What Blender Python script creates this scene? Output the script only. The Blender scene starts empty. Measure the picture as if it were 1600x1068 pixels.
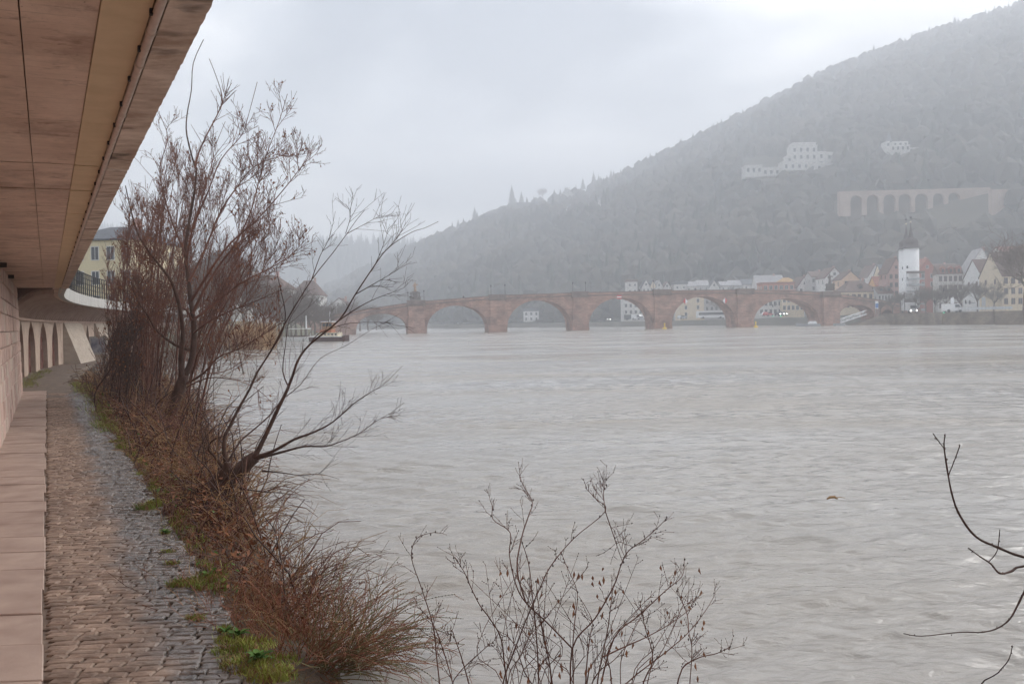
import bpy, math, random
import numpy as np
from mathutils import Vector, Matrix

random.seed(7)
RNG = np.random.default_rng(11)
SC = bpy.context.scene
COL = SC.collection
R = math.radians

# ------------------------------------------------------------------ camera
F = 1556.0                       # focal length in pixels of the 1600 px wide photograph
CAMZ = 2.8                       # eye above the water
PITCH = math.atan(31.1 / F)
ROLL = R(1.0)
_f = Vector((0, math.cos(PITCH), -math.sin(PITCH)))
_r0 = Vector((1, 0, 0))
_u0 = Vector((0, math.sin(PITCH), math.cos(PITCH)))
_cx = _r0 * math.cos(ROLL) - _u0 * math.sin(ROLL)
_cy = _r0 * math.sin(ROLL) + _u0 * math.cos(ROLL)
CAMP = Vector((0, 0, CAMZ))
cam_data = bpy.data.cameras.new("camera")
cam = bpy.data.objects.new("camera", cam_data)
COL.objects.link(cam)
cam_data.sensor_width = 36.0
cam_data.lens = F / 1600 * 36.0
cam_data.clip_start = 0.05
cam_data.clip_end = 12000
M4 = Matrix((_cx, _cy, -_f)).transposed().to_4x4()
M4.translation = CAMP
cam.matrix_world = M4
SC.camera = cam

# ------------------------------------------------------------------ sky, sun, exposure
SUN_EL, SUN_AZ = R(32), R(58)    # azimuth measured from +Y towards +X
world = bpy.data.worlds.new("World")
SC.world = world
world.use_nodes = True
nt = world.node_tree
nt.nodes.clear()
w_out = nt.nodes.new("ShaderNodeOutputWorld")
w_bg = nt.nodes.new("ShaderNodeBackground")
w_bg.inputs["Strength"].default_value = 0.1
w_sky = nt.nodes.new("ShaderNodeTexSky")
w_sky.sky_type = 'NISHITA'
w_sky.sun_disc = False
w_sky.sun_elevation = SUN_EL
w_sky.sun_rotation = SUN_AZ
w_sky.air_density = 1.0
w_sky.dust_density = 3.0
tc = nt.nodes.new("ShaderNodeTexCoord")
mp = nt.nodes.new("ShaderNodeMapping")
mp.inputs["Scale"].default_value = (1.0, 1.0, 2.6)
mp.inputs["Location"].default_value = (15.77, 1.88, 0.57)
n1 = nt.nodes.new("ShaderNodeTexNoise")
n1.inputs["Scale"].default_value = 1.9
n1.inputs["Detail"].default_value = 7.0
n1.inputs["Roughness"].default_value = 0.52
n1.inputs["Distortion"].default_value = 0.35
rp = nt.nodes.new("ShaderNodeValToRGB")
rp.color_ramp.elements[0].position = 0.42
rp.color_ramp.elements[0].color = (0.9, 1.1, 1.45, 1)
rp.color_ramp.elements[1].position = 0.59
rp.color_ramp.elements[1].color = (7.8, 7.7, 7.6, 1)
e = rp.color_ramp.elements.new(0.5)
e.color = (3.3, 3.5, 3.8, 1)
mx = nt.nodes.new("ShaderNodeMix")
mx.data_type = 'RGBA'
mx.inputs[0].default_value = 0.93
L = nt.links.new
L(tc.outputs["Generated"], mp.inputs["Vector"])
L(mp.outputs["Vector"], n1.inputs["Vector"])
L(n1.outputs["Fac"], rp.inputs["Fac"])
L(w_sky.outputs["Color"], mx.inputs[6])
L(rp.outputs["Color"], mx.inputs[7])
L(mx.outputs[2], w_bg.inputs["Color"])
L(w_bg.outputs["Background"], w_out.inputs["Surface"])

sun_data = bpy.data.lights.new("sun", 'SUN')
sun_data.energy = 1.5
sun_data.angle = R(40)
sun_data.color = (1.0, 0.97, 0.93)
sun = bpy.data.objects.new("sun", sun_data)
COL.objects.link(sun)
sd = Vector((math.sin(SUN_AZ) * math.cos(SUN_EL), math.cos(SUN_AZ) * math.cos(SUN_EL), math.sin(SUN_EL)))
sun.rotation_euler = (-sd).to_track_quat('-Z', 'Y').to_euler()
sun.location = (0, 0, 600)

vs = SC.view_settings
vs.view_transform = 'Standard'
vs.look = 'None'
vs.exposure = 1.4
vs.gamma = 1.0
vs.use_curve_mapping = False
SC.cycles.use_denoising = True
SC.cycles.max_bounces = 8
SC.cycles.diffuse_bounces = 4
SC.cycles.glossy_bounces = 3
SC.cycles.volume_bounces = 2
SC.cycles.adaptive_threshold = 0.03
SC.cycles.caustics_reflective = False
SC.cycles.caustics_refractive = False

# ------------------------------------------------------------------ helpers
def ray(u, v):
    d = _cx * ((u - 800) / F) + _cy * ((534 - v) / F) + _f
    return d

def at(u, v, Y):
    """world point seen at photo position (u, v) that lies Y metres ahead"""
    d = ray(u, v)
    return CAMP + d * (Y / d.y)

def on_z(u, v, z):
    d = ray(u, v)
    return CAMP + d * ((z - CAMZ) / d.z)

def zat(u, v, Y):
    return at(u, v, Y).z

_mats = {}
def mat(name, c1, c2=None, scale=4.0, rough=0.85, bump=0.0, bscale=40.0, stretch=(1, 1, 1), spec=0.3,
        metal=0.0, detail=5.0, lo=0.35, hi=0.65, c3=None, scale3=1.0, lo3=0.55, hi3=0.75, world_co=True, bdist=0.02):
    """principled material with two-colour noise, an optional stain colour and fine bump"""
    if name in _mats:
        return _mats[name]
    m = bpy.data.materials.new(name)
    m.use_nodes = True
    t = m.node_tree
    b = t.nodes["Principled BSDF"]
    b.inputs["Base Color"].default_value = (*c1, 1)
    b.inputs["Roughness"].default_value = rough
    b.inputs["Specular IOR Level"].default_value = spec
    b.inputs["Metallic"].default_value = metal
    vec = None
    if c2 is not None or bump > 0:
        if world_co:
            g = t.nodes.new("ShaderNodeNewGeometry"); src = g.outputs["Position"]
        else:
            g = t.nodes.new("ShaderNodeTexCoord"); src = g.outputs["Object"]
        mpn = t.nodes.new("ShaderNodeMapping")
        mpn.inputs["Scale"].default_value = stretch
        t.links.new(src, mpn.inputs["Vector"])
        vec = mpn.outputs["Vector"]
    if c2 is not None:
        n = t.nodes.new("ShaderNodeTexNoise")
        n.inputs["Scale"].default_value = scale
        n.inputs["Detail"].default_value = detail
        n.inputs["Roughness"].default_value = 0.6
        t.links.new(vec, n.inputs["Vector"])
        r = t.nodes.new("ShaderNodeValToRGB")
        r.color_ramp.elements[0].position = lo
        r.color_ramp.elements[0].color = (*c1, 1)
        r.color_ramp.elements[1].position = hi
        r.color_ramp.elements[1].color = (*c2, 1)
        t.links.new(n.outputs["Fac"], r.inputs["Fac"])
        colout = r.outputs["Color"]
        if c3 is not None:
            n3 = t.nodes.new("ShaderNodeTexNoise")
            n3.inputs["Scale"].default_value = scale3
            n3.inputs["Detail"].default_value = 6
            t.links.new(vec, n3.inputs["Vector"])
            r3 = t.nodes.new("ShaderNodeMapRange")
            r3.inputs["From Min"].default_value = lo3
            r3.inputs["From Max"].default_value = hi3
            t.links.new(n3.outputs["Fac"], r3.inputs["Value"])
            mm = t.nodes.new("ShaderNodeMix"); mm.data_type = 'RGBA'
            t.links.new(r3.outputs["Result"], mm.inputs[0])
            t.links.new(colout, mm.inputs[6])
            mm.inputs[7].default_value = (*c3, 1)
            colout = mm.outputs[2]
        t.links.new(colout, b.inputs["Base Color"])
    if bump > 0:
        nb = t.nodes.new("ShaderNodeTexNoise")
        nb.inputs["Scale"].default_value = bscale
        nb.inputs["Detail"].default_value = 5
        t.links.new(vec, nb.inputs["Vector"])
        bp = t.nodes.new("ShaderNodeBump")
        bp.inputs["Strength"].default_value = bump
        bp.inputs["Distance"].default_value = bdist
        t.links.new(nb.outputs["Fac"], bp.inputs["Height"])
        t.links.new(bp.outputs["Normal"], b.inputs["Normal"])
    _mats[name] = m
    return m

def glow(name, c, s):
    m = mat(name, c, rough=0.4)
    b = m.node_tree.nodes["Principled BSDF"]
    b.inputs["Emission Color"].default_value = (*c, 1)
    b.inputs["Emission Strength"].default_value = s
    return m

def props(o, label=None, cat=None, group=None, kind=None):
    if label: o["label"] = label
    if cat: o["category"] = cat
    if group: o["group"] = group
    if kind: o["kind"] = kind
    return o

def empty(name, loc, label, cat, rz=0.0, group=None):
    o = bpy.data.objects.new(name, None)
    o.empty_display_size = 0.2
    COL.objects.link(o)
    o.location = loc
    o.rotation_euler = (0, 0, rz)
    return props(o, label, cat, group)

class MB:
    """collects shapes and links them as one mesh object"""
    def __init__(s):
        s.v = []; s.f = []
    def add(s, verts, faces):
        k = len(s.v)
        s.v.extend([tuple(p) for p in verts])
        s.f.extend([tuple(i + k for i in f) for f in faces])
        return s
    def box(s, c, size, rz=0.0):
        hx, hy, hz = size[0] / 2, size[1] / 2, size[2] / 2
        ca, sa = math.cos(rz), math.sin(rz)
        vs_ = []
        for x, y, z in ((-hx, -hy, -hz), (hx, -hy, -hz), (hx, hy, -hz), (-hx, hy, -hz),
                        (-hx, -hy, hz), (hx, -hy, hz), (hx, hy, hz), (-hx, hy, hz)):
            vs_.append((c[0] + x * ca - y * sa, c[1] + x * sa + y * ca, c[2] + z))
        return s.hexa(vs_)
    def hexa(s, v8):
        return s.add(v8, [(3, 2, 1, 0), (4, 5, 6, 7), (0, 1, 5, 4), (1, 2, 6, 5), (2, 3, 7, 6), (3, 0, 4, 7)])
    def bx(s, x0, x1, y0, y1, z0, z1):
        return s.hexa([(x0, y0, z0), (x1, y0, z0), (x1, y1, z0), (x0, y1, z0), (x0, y0, z1), (x1, y0, z1), (x1, y1, z1), (x0, y1, z1)])
    def quad(s, a, b, c, d):
        return s.add([a, b, c, d], [(0, 1, 2, 3)])
    def extrude_y(s, poly, y0, y1):
        """(x, z) outline pushed along y"""
        n = len(poly)
        vs_ = [(p[0], y0, p[1]) for p in poly] + [(p[0], y1, p[1]) for p in poly]
        fs = [tuple(range(n)), tuple(range(2 * n - 1, n - 1, -1))]
        for i in range(n):
            j = (i + 1) % n
            fs.append((j, i, i + n, j + n))
        return s.add(vs_, fs)
    def extrude_x(s, poly, x0, x1):
        n = len(poly)
        vs_ = [(x0, p[0], p[1]) for p in poly] + [(x1, p[0], p[1]) for p in poly]
        fs = [tuple(range(n - 1, -1, -1)), tuple(range(n, 2 * n))]
        for i in range(n):
            j = (i + 1) % n
            fs.append((i, j, j + n, i + n))
        return s.add(vs_, fs)
    def tube(s, pts, radii, sides=5, cap=True):
        n = len(pts)
        if n < 2: return s
        k = len(s.v)
        up = None
        for i in range(n):
            p = pts[i]
            t = (pts[min(i + 1, n - 1)] - pts[max(i - 1, 0)])
            if t.length < 1e-9: t = Vector((0, 0, 1))
            t = t.normalized()
            if up is None:
                up = t.orthogonal().normalized()
            else:
                up = (up - t * up.dot(t))
                up = up.normalized() if up.length > 1e-6 else t.orthogonal().normalized()
            w = t.cross(up)
            r = radii[i] if hasattr(radii, "__len__") else radii
            for j in range(sides):
                a = 2 * math.pi * j / sides
                q = p + (up * math.cos(a) + w * math.sin(a)) * r
                s.v.append((q.x, q.y, q.z))
        for i in range(n - 1):
            for j in range(sides):
                j2 = (j + 1) % sides
                a = k + i * sides
                s.f.append((a + j, a + j2, a + sides + j2, a + sides + j))
        if cap:
            s.f.append(tuple(k + (n - 1) * sides + j for j in range(sides)))
            s.f.append(tuple(k + j for j in range(sides - 1, -1, -1)))
        return s
    def lathe(s, prof, c=(0, 0, 0), seg=16, a0=0.0):
        k = len(s.v)
        for r, z in prof:
            for j in range(seg):
                a = a0 + 2 * math.pi * j / seg
                s.v.append((c[0] + r * math.cos(a), c[1] + r * math.sin(a), c[2] + z))
        for i in range(len(prof) - 1):
            for j in range(seg):
                j2 = (j + 1) % seg
                s.f.append((k + i * seg + j, k + i * seg + j2, k + (i + 1) * seg + j2, k + (i + 1) * seg + j))
        s.f.append(tuple(k + (len(prof) - 1) * seg + j for j in range(seg)))
        s.f.append(tuple(k + j for j in range(seg - 1, -1, -1)))
        return s
    def octa(s, p, rx, rz):
        x, y, z = p
        return s.add([(x + rx, y, z), (x, y + rx, z), (x - rx, y, z), (x, y - rx, z), (x, y, z + rz), (x, y, z - rz)],
                     [(0, 1, 4), (1, 2, 4), (2, 3, 4), (3, 0, 4), (1, 0, 5), (2, 1, 5), (3, 2, 5), (0, 3, 5)])
    def mesh(s, name, m, smooth=False):
        me = bpy.data.meshes.new(name)
        me.from_pydata(s.v, [], s.f)
        if m is not None: me.materials.append(m)
        if smooth:
            me.polygons.foreach_set("use_smooth", [True] * len(me.polygons))
        me.update()
        return me
    def build(s, name, m, parent=None, smooth=False, local=False, kind=None):
        return link(name, s.mesh(name, m, smooth), parent, local, kind)

def link(name, me, parent=None, local=False, kind=None):
    o = bpy.data.objects.new(name, me)
    COL.objects.link(o)
    if parent is not None:
        o.parent = parent
        if not local:
            o.location = -Vector(parent.location)
    if kind: o["kind"] = kind
    return o

def np_mesh(name, V, Fq, m, smooth=False):
    me = bpy.data.meshes.new(name)
    V = np.asarray(V, dtype=np.float32); Fq = np.asarray(Fq, dtype=np.int32)
    me.vertices.add(len(V)); me.vertices.foreach_set("co", V.ravel())
    k = Fq.shape[1]
    me.loops.add(Fq.size); me.loops.foreach_set("vertex_index", Fq.ravel())
    me.polygons.add(len(Fq))
    me.polygons.foreach_set("loop_start", np.arange(0, Fq.size, k, dtype=np.int32))
    if m is not None: me.materials.append(m)
    me.update(calc_edges=True)
    me.polygons.foreach_set("use_smooth", [bool(smooth)] * len(Fq))
    me.validate()
    return me

def copy_tree(o, parent=None):
    c = o.copy(); COL.objects.link(c)
    if parent is not None: c.parent = parent
    for ch in o.children:
        copy_tree(ch, c)
    return c

def smooth_path(pts, sub=3):
    """Catmull-Rom through a list of Vectors"""
    out = []
    n = len(pts)
    for i in range(n - 1):
        p0 = pts[max(i - 1, 0)]; p1 = pts[i]; p2 = pts[i + 1]; p3 = pts[min(i + 2, n - 1)]
        for k in range(sub):
            t = k / sub
            out.append(0.5 * ((2 * p1) + (p2 - p0) * t + (2 * p0 - 5 * p1 + 4 * p2 - p3) * t * t + (3 * p1 - p0 - 3 * p2 + p3) * t ** 3))
    out.append(pts[-1])
    return out

def taper(n, r0, r1):
    return [r0 + (r1 - r0) * i / max(n - 1, 1) for i in range(n)]

# alignment of the left bank: straight at 25 degrees, then bending right
def _heading(s):
    return R(float(np.interp(s, [-30, 46, 85, 130, 280, 600], [25, 25, 12, 9, 3, 20])))
_ds = 0.5
_S = np.arange(-30, 700, _ds)
_pts = np.zeros((len(_S), 2))
_i0 = int(30 / _ds)
for i in range(_i0 + 1, len(_S)):
    h = _heading(_S[i] - _ds / 2)
    _pts[i] = _pts[i - 1] + _ds * np.array((-math.sin(h), math.cos(h)))
for i in range(_i0 - 1, -1, -1):
    h = _heading(_S[i])
    _pts[i] = _pts[i + 1] - _ds * np.array((-math.sin(h), math.cos(h)))
def bank(s, n, z):
    """point s metres along the left bank, n metres to the river side"""
    x = float(np.interp(s, _S, _pts[:, 0])); y = float(np.interp(s, _S, _pts[:, 1]))
    h = _heading(s)
    return Vector((x + n * math.cos(h), y + n * math.sin(h), z))
def s_at_u(u, n, lo=5, hi=110):
    """first s at which the line n crosses photo column u (search from far to near when needed)"""
    best = None
    for s in np.arange(lo, hi, 0.1):
        p = bank(s, n, 1.5)
        uu = 800 + F * (p.x / p.y)
        if best is None or abs(uu - u) < best[0]:
            best = (abs(uu - u), s)
    return best[1]
# ------------------------------------------------------------------ materials
M = {}
M['concrete'] = mat('board_concrete', (0.40, 0.295, 0.235), (0.56, 0.43, 0.35), scale=2.2, rough=0.9, bump=0.35, bscale=9, stretch=(1.0, 1.0, 1.0),
                    c3=(0.24, 0.16, 0.12), scale3=1.3, lo3=0.54, hi3=0.74)
def boards(name, ca_, cb_, stain):
    m = bpy.data.materials.new(name); m.use_nodes = True
    t = m.node_tree; b = t.nodes["Principled BSDF"]; N = lambda k: t.nodes.new(k)
    g = N("ShaderNodeNewGeometry"); mp_ = N("ShaderNodeMapping"); mp_.inputs["Rotation"].default_value = (0, 0, R(-25))
    t.links.new(g.outputs["Position"], mp_.inputs["Vector"])          # x across the deck, y along it
    def noise(st, sc, det=6, rough=.6):
        m2 = N("ShaderNodeMapping"); m2.inputs["Scale"].default_value = st; t.links.new(mp_.outputs["Vector"], m2.inputs["Vector"])
        n = N("ShaderNodeTexNoise"); n.inputs["Scale"].default_value = sc; n.inputs["Detail"].default_value = det; n.inputs["Roughness"].default_value = rough
        t.links.new(m2.outputs["Vector"], n.inputs["Vector"]); return n.outputs["Fac"]
    def mixc(f, a, c):
        mm = N("ShaderNodeMix"); mm.data_type = 'RGBA'; t.links.new(f, mm.inputs[0])
        for k, x in ((6, a), (7, c)):
            if isinstance(x, tuple): mm.inputs[k].default_value = (*x, 1)
            else: t.links.new(x, mm.inputs[k])
        return mm.outputs[2]
    def rng(f, lo, hi):
        r = N("ShaderNodeMapRange"); r.inputs["From Min"].default_value = lo; r.inputs["From Max"].default_value = hi; t.links.new(f, r.inputs["Value"]); return r.outputs["Result"]
    base = mixc(rng(noise((1, 1, 1), 1.6), .35, .65), ca_, cb_)
    streak = noise((1.0, 1.3, 1), 3.2, 9, .72)                           # rust and water marks running across
    base = mixc(rng(streak, .55, .74), base, stain)
    blot = noise((1, .6, 1), .9, 8, .7)                               # damp blotches
    bl = N("ShaderNodeMath"); bl.operation = 'MULTIPLY'; bl.inputs[1].default_value = .55; t.links.new(rng(blot, .52, .68), bl.inputs[0])
    base = mixc(bl.outputs[0], base, stain)
    sp = N("ShaderNodeSeparateXYZ"); t.links.new(mp_.outputs["Vector"], sp.inputs[0])
    md = N("ShaderNodeMath"); md.operation = 'PINGPONG'; md.inputs[1].default_value = .07; t.links.new(sp.outputs["Y"], md.inputs[0])   # board edges
    ln = N("ShaderNodeMapRange"); ln.inputs["From Min"].default_value = 0.0; ln.inputs["From Max"].default_value = .009; ln.inputs["To Min"].default_value = .45; ln.inputs["To Max"].default_value = 0.0; t.links.new(md.outputs[0], ln.inputs["Value"])
    wob = N("ShaderNodeMath"); wob.operation = 'MULTIPLY'; t.links.new(ln.outputs["Result"], wob.inputs[0]); t.links.new(rng(noise((2, 2, 1), 2.0), .35, .7), wob.inputs[1])
    base = mixc(wob.outputs[0], base, stain)
    spots = noise((1, 1, 1), 28, 2)
    base = mixc(rng(spots, .72, .78), base, (.07, .05, .04))
    t.links.new(base, b.inputs["Base Color"]); b.inputs["Roughness"].default_value = .92
    bp = N("ShaderNodeBump"); bp.inputs["Strength"].default_value = .5; bp.inputs["Distance"].default_value = .02
    t.links.new(noise((1, 1.4, 1), 9), bp.inputs["Height"]); t.links.new(bp.outputs["Normal"], b.inputs["Normal"])
    return m
M['concrete'] = boards('board_marked_concrete', (0.55, 0.385, 0.30), (0.72, 0.54, 0.435), (0.19, 0.105, 0.07))
M['concrete_band'] = mat('painted_concrete_band', (0.58, 0.43, 0.27), (0.66, 0.5, 0.33), scale=3, rough=0.8, bump=0.1, bscale=20)
M['concrete_edge'] = mat('edge_beam_concrete', (0.40, 0.29, 0.225), (0.70, 0.58, 0.50), scale=3.0, rough=0.9, bump=0.5, bscale=14, stretch=(1.0, 1.5, 1.5),
                         c3=(0.10, 0.075, 0.06), scale3=2.2, lo3=0.58, hi3=0.72, bdist=0.03)
M['concrete_pale'] = mat('pale_concrete', (0.42, 0.41, 0.385), (0.54, 0.52, 0.49), scale=1.5, rough=0.85, c3=(0.3, 0.28, 0.25), scale3=3.0, stretch=(1, 1, 0.25))
M['joint'] = mat('dark_joint', (0.06, 0.045, 0.038), rough=0.95)
M['pipe'] = mat('old_pipe', (0.50, 0.39, 0.33), (0.60, 0.48, 0.41), scale=12, rough=0.55)
M['slab'] = mat('duct_slab', (0.34, 0.245, 0.20), (0.45, 0.34, 0.28), scale=2.1, rough=0.8, bump=0.15, bscale=60, c3=(0.20, 0.13, 0.105), scale3=0.7, lo3=0.57, hi3=0.8)
M['wallstone'] = mat('pink_sandstone', (0.44, 0.295, 0.24), (0.62, 0.45, 0.38), scale=1.6, rough=0.9, bump=0.6, bscale=7, stretch=(2.5, 2.5, 0.6), c3=(0.30, 0.19, 0.155), scale3=1.4)
M['wallstone_b'] = mat('tan_sandstone', (0.48, 0.37, 0.30), (0.63, 0.51, 0.43), scale=1.9, rough=0.9, bump=0.6, bscale=7, stretch=(2.5, 2.5, 0.6), c3=(0.34, 0.235, 0.19), scale3=1.1)
M['mortar'] = mat('mortar', (0.34, 0.27, 0.23), (0.42, 0.34, 0.29), scale=6, rough=0.95)
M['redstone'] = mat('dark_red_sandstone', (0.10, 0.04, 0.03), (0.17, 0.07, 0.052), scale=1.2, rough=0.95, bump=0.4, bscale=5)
M['pillar'] = mat('sandstone_pillar', (0.38, 0.28, 0.22), (0.50, 0.39, 0.31), scale=0.8, rough=0.9, bump=0.3, bscale=8, c3=(0.33, 0.22, 0.17), scale3=1.2)
M['buttress'] = mat('buttress_concrete', (0.38, 0.31, 0.25), (0.47, 0.40, 0.33), scale=0.9, rough=0.9, stretch=(1, 1, 3))
M['rib'] = mat('rib_concrete', (0.40, 0.275, 0.215), (0.5, 0.36, 0.29), scale=2, rough=0.9)
M['cove'] = mat('shade_painted_cove', (0.10, 0.055, 0.04), (0.15, 0.085, 0.062), scale=2, rough=0.9)  # shade in the gaps between the ribs is put into this dark colour
M['iron'] = mat('dark_iron', (0.03, 0.025, 0.025), rough=0.6)
M['soil'] = mat('bank_soil', (0.055, 0.035, 0.023), (0.10, 0.065, 0.04), scale=2.0, rough=0.95, bump=0.6, bscale=12, c3=(0.07, 0.075, 0.025), scale3=0.8, bdist=0.05)
M['dirt'] = mat('path_dirt', (0.11, 0.08, 0.062), (0.20, 0.15, 0.115), scale=5, rough=0.9, bump=0.5, bscale=30)
M['bark'] = mat('bark', (0.05, 0.026, 0.019), (0.10, 0.055, 0.04), scale=6, rough=0.9, bump=0.5, bscale=25, stretch=(2, 2, 0.6))
M['bark_grey'] = mat('grey_bark', (0.12, 0.095, 0.08), (0.2, 0.16, 0.135), scale=6, rough=0.9)
M['twig'] = mat('red_brown_twig', (0.085, 0.033, 0.021), (0.165, 0.067, 0.042), scale=1.5, rough=0.75)
M['twig_dark'] = mat('dark_twig', (0.035, 0.018, 0.014), (0.075, 0.034, 0.024), scale=2, rough=0.75)
M['twig_tan'] = mat('tan_twig', (0.15, 0.078, 0.035), (0.33, 0.195, 0.09), scale=1.2, rough=0.85)
M['twig_rust'] = mat('rust_stem', (0.15, 0.052, 0.028), (0.28, 0.11, 0.06), scale=3, rough=0.8)
M['twig_green'] = mat('olive_stem', (0.11, 0.105, 0.04), (0.19, 0.15, 0.07), scale=2, rough=0.8)
M['deadleaf'] = mat('dead_leaf', (0.14, 0.05, 0.025), (0.26, 0.11, 0.05), scale=3, rough=0.85)
M['reed'] = mat('dry_reed', (0.36, 0.22, 0.11), (0.5, 0.33, 0.17), scale=1.0, rough=0.9)
M['grass'] = mat('grass', (0.13, 0.19, 0.025), (0.32, 0.33, 0.07), scale=2.5, rough=0.8)
M['leaf'] = mat('weed_leaf', (0.05, 0.115, 0.02), (0.10, 0.18, 0.04), scale=9, rough=0.75, spec=0.15)
M['white'] = mat('white_render', (0.78, 0.78, 0.77), (0.84, 0.84, 0.83), scale=0.4, rough=0.8)

# setts: sheltered side dry and dusty, open side wet
def wet_stone(name, dry1, dry2, wet1, wet2):
    m = bpy.data.materials.new(name)
    m.use_nodes = True
    t = m.node_tree; b = t.nodes["Principled BSDF"]
    N = lambda k: t.nodes.new(k)
    g = N("ShaderNodeNewGeometry")
    dot = N("ShaderNodeVectorMath"); dot.operation = 'DOT_PRODUCT'
    dot.inputs[1].default_value = (math.cos(R(25)), math.sin(R(25)), 0)
    t.links.new(g.outputs["Position"], dot.inputs[0])
    nz = N("ShaderNodeTexNoise"); nz.inputs["Scale"].default_value = 1.7; nz.inputs["Detail"].default_value = 5
    t.links.new(g.outputs["Position"], nz.inputs["Vector"])
    ad = N("ShaderNodeMath"); ad.operation = 'MULTIPLY_ADD'; ad.inputs[1].default_value = 0.75
    t.links.new(nz.outputs["Fac"], ad.inputs[0]); t.links.new(dot.outputs["Value"], ad.inputs[2])
    mr = N("ShaderNodeMapRange"); mr.interpolation_type = 'SMOOTHSTEP'
    mr.inputs["From Min"].default_value = 0.78; mr.inputs["From Max"].default_value = 1.22
    t.links.new(ad.outputs["Value"], mr.inputs["Value"])
    wet = mr.outputs["Result"]
    n2 = N("ShaderNodeTexNoise"); n2.inputs["Scale"].default_value = 4.5; n2.inputs["Detail"].default_value = 7; n2.inputs["Roughness"].default_value = 0.65
    t.links.new(g.outputs["Position"], n2.inputs["Vector"])
    def ramp(a, b_):
        r = N("ShaderNodeValToRGB")
        r.color_ramp.elements[0].position = 0.36; r.color_ramp.elements[0].color = (*a, 1)
        r.color_ramp.elements[1].position = 0.66; r.color_ramp.elements[1].color = (*b_, 1)
        t.links.new(n2.outputs["Fac"], r.inputs["Fac"])
        return r.outputs["Color"]
    mm = N("ShaderNodeMix"); mm.data_type = 'RGBA'
    t.links.new(wet, mm.inputs[0]); t.links.new(ramp(dry1, dry2), mm.inputs[6]); t.links.new(ramp(wet1, wet2), mm.inputs[7])
    oi = N("ShaderNodeObjectInfo")
    hv = N("ShaderNodeHueSaturation")
    vr = N("ShaderNodeMapRange"); vr.inputs["To Min"].default_value = 0.72; vr.inputs["To Max"].default_value = 1.3
    vo = N("ShaderNodeTexVoronoi"); vo.inputs["Scale"].default_value = 5.0; t.links.new(g.outputs["Position"], vo.inputs["Vector"])
    sr = N("ShaderNodeSeparateColor"); t.links.new(vo.outputs["Color"], sr.inputs[0]); av = N("ShaderNodeMath"); av.operation = 'AVERAGE' if False else 'ADD'; t.links.new(sr.outputs[0], av.inputs[0]); t.links.new(oi.outputs["Random"], av.inputs[1])
    hf = N("ShaderNodeMath"); hf.operation = 'MULTIPLY'; hf.inputs[1].default_value = 0.5; t.links.new(av.outputs[0], hf.inputs[0]); t.links.new(hf.outputs[0], vr.inputs["Value"])
    t.links.new(vr.outputs["Result"], hv.inputs["Value"]); t.links.new(mm.outputs[2], hv.inputs["Color"])
    t.links.new(hv.outputs["Color"], b.inputs["Base Color"])
    rr = N("ShaderNodeMapRange"); rr.inputs["To Min"].default_value = 0.8; rr.inputs["To Max"].default_value = 0.16
    t.links.new(wet, rr.inputs["Value"]); t.links.new(rr.outputs["Result"], b.inputs["Roughness"])
    b.inputs["Specular IOR Level"].default_value = 0.5
    nb = N("ShaderNodeTexNoise"); nb.inputs["Scale"].default_value = 26; nb.inputs["Detail"].default_value = 5
    t.links.new(g.outputs["Position"], nb.inputs["Vector"])
    bp = N("ShaderNodeBump"); bp.inputs["Strength"].default_value = 0.45; bp.inputs["Distance"].default_value = 0.02
    t.links.new(nb.outputs["Fac"], bp.inputs["Height"]); t.links.new(bp.outputs["Normal"], b.inputs["Normal"])
    return m
M['sett'] = wet_stone('sett_stone', (0.155, 0.10, 0.072), (0.33, 0.235, 0.175), (0.085, 0.065, 0.052), (0.18, 0.145, 0.12))
M['joint_dirt'] = wet_stone('joint_dirt', (0.12, 0.082, 0.06), (0.19, 0.135, 0.10), (0.045, 0.034, 0.027), (0.08, 0.06, 0.048))

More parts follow.
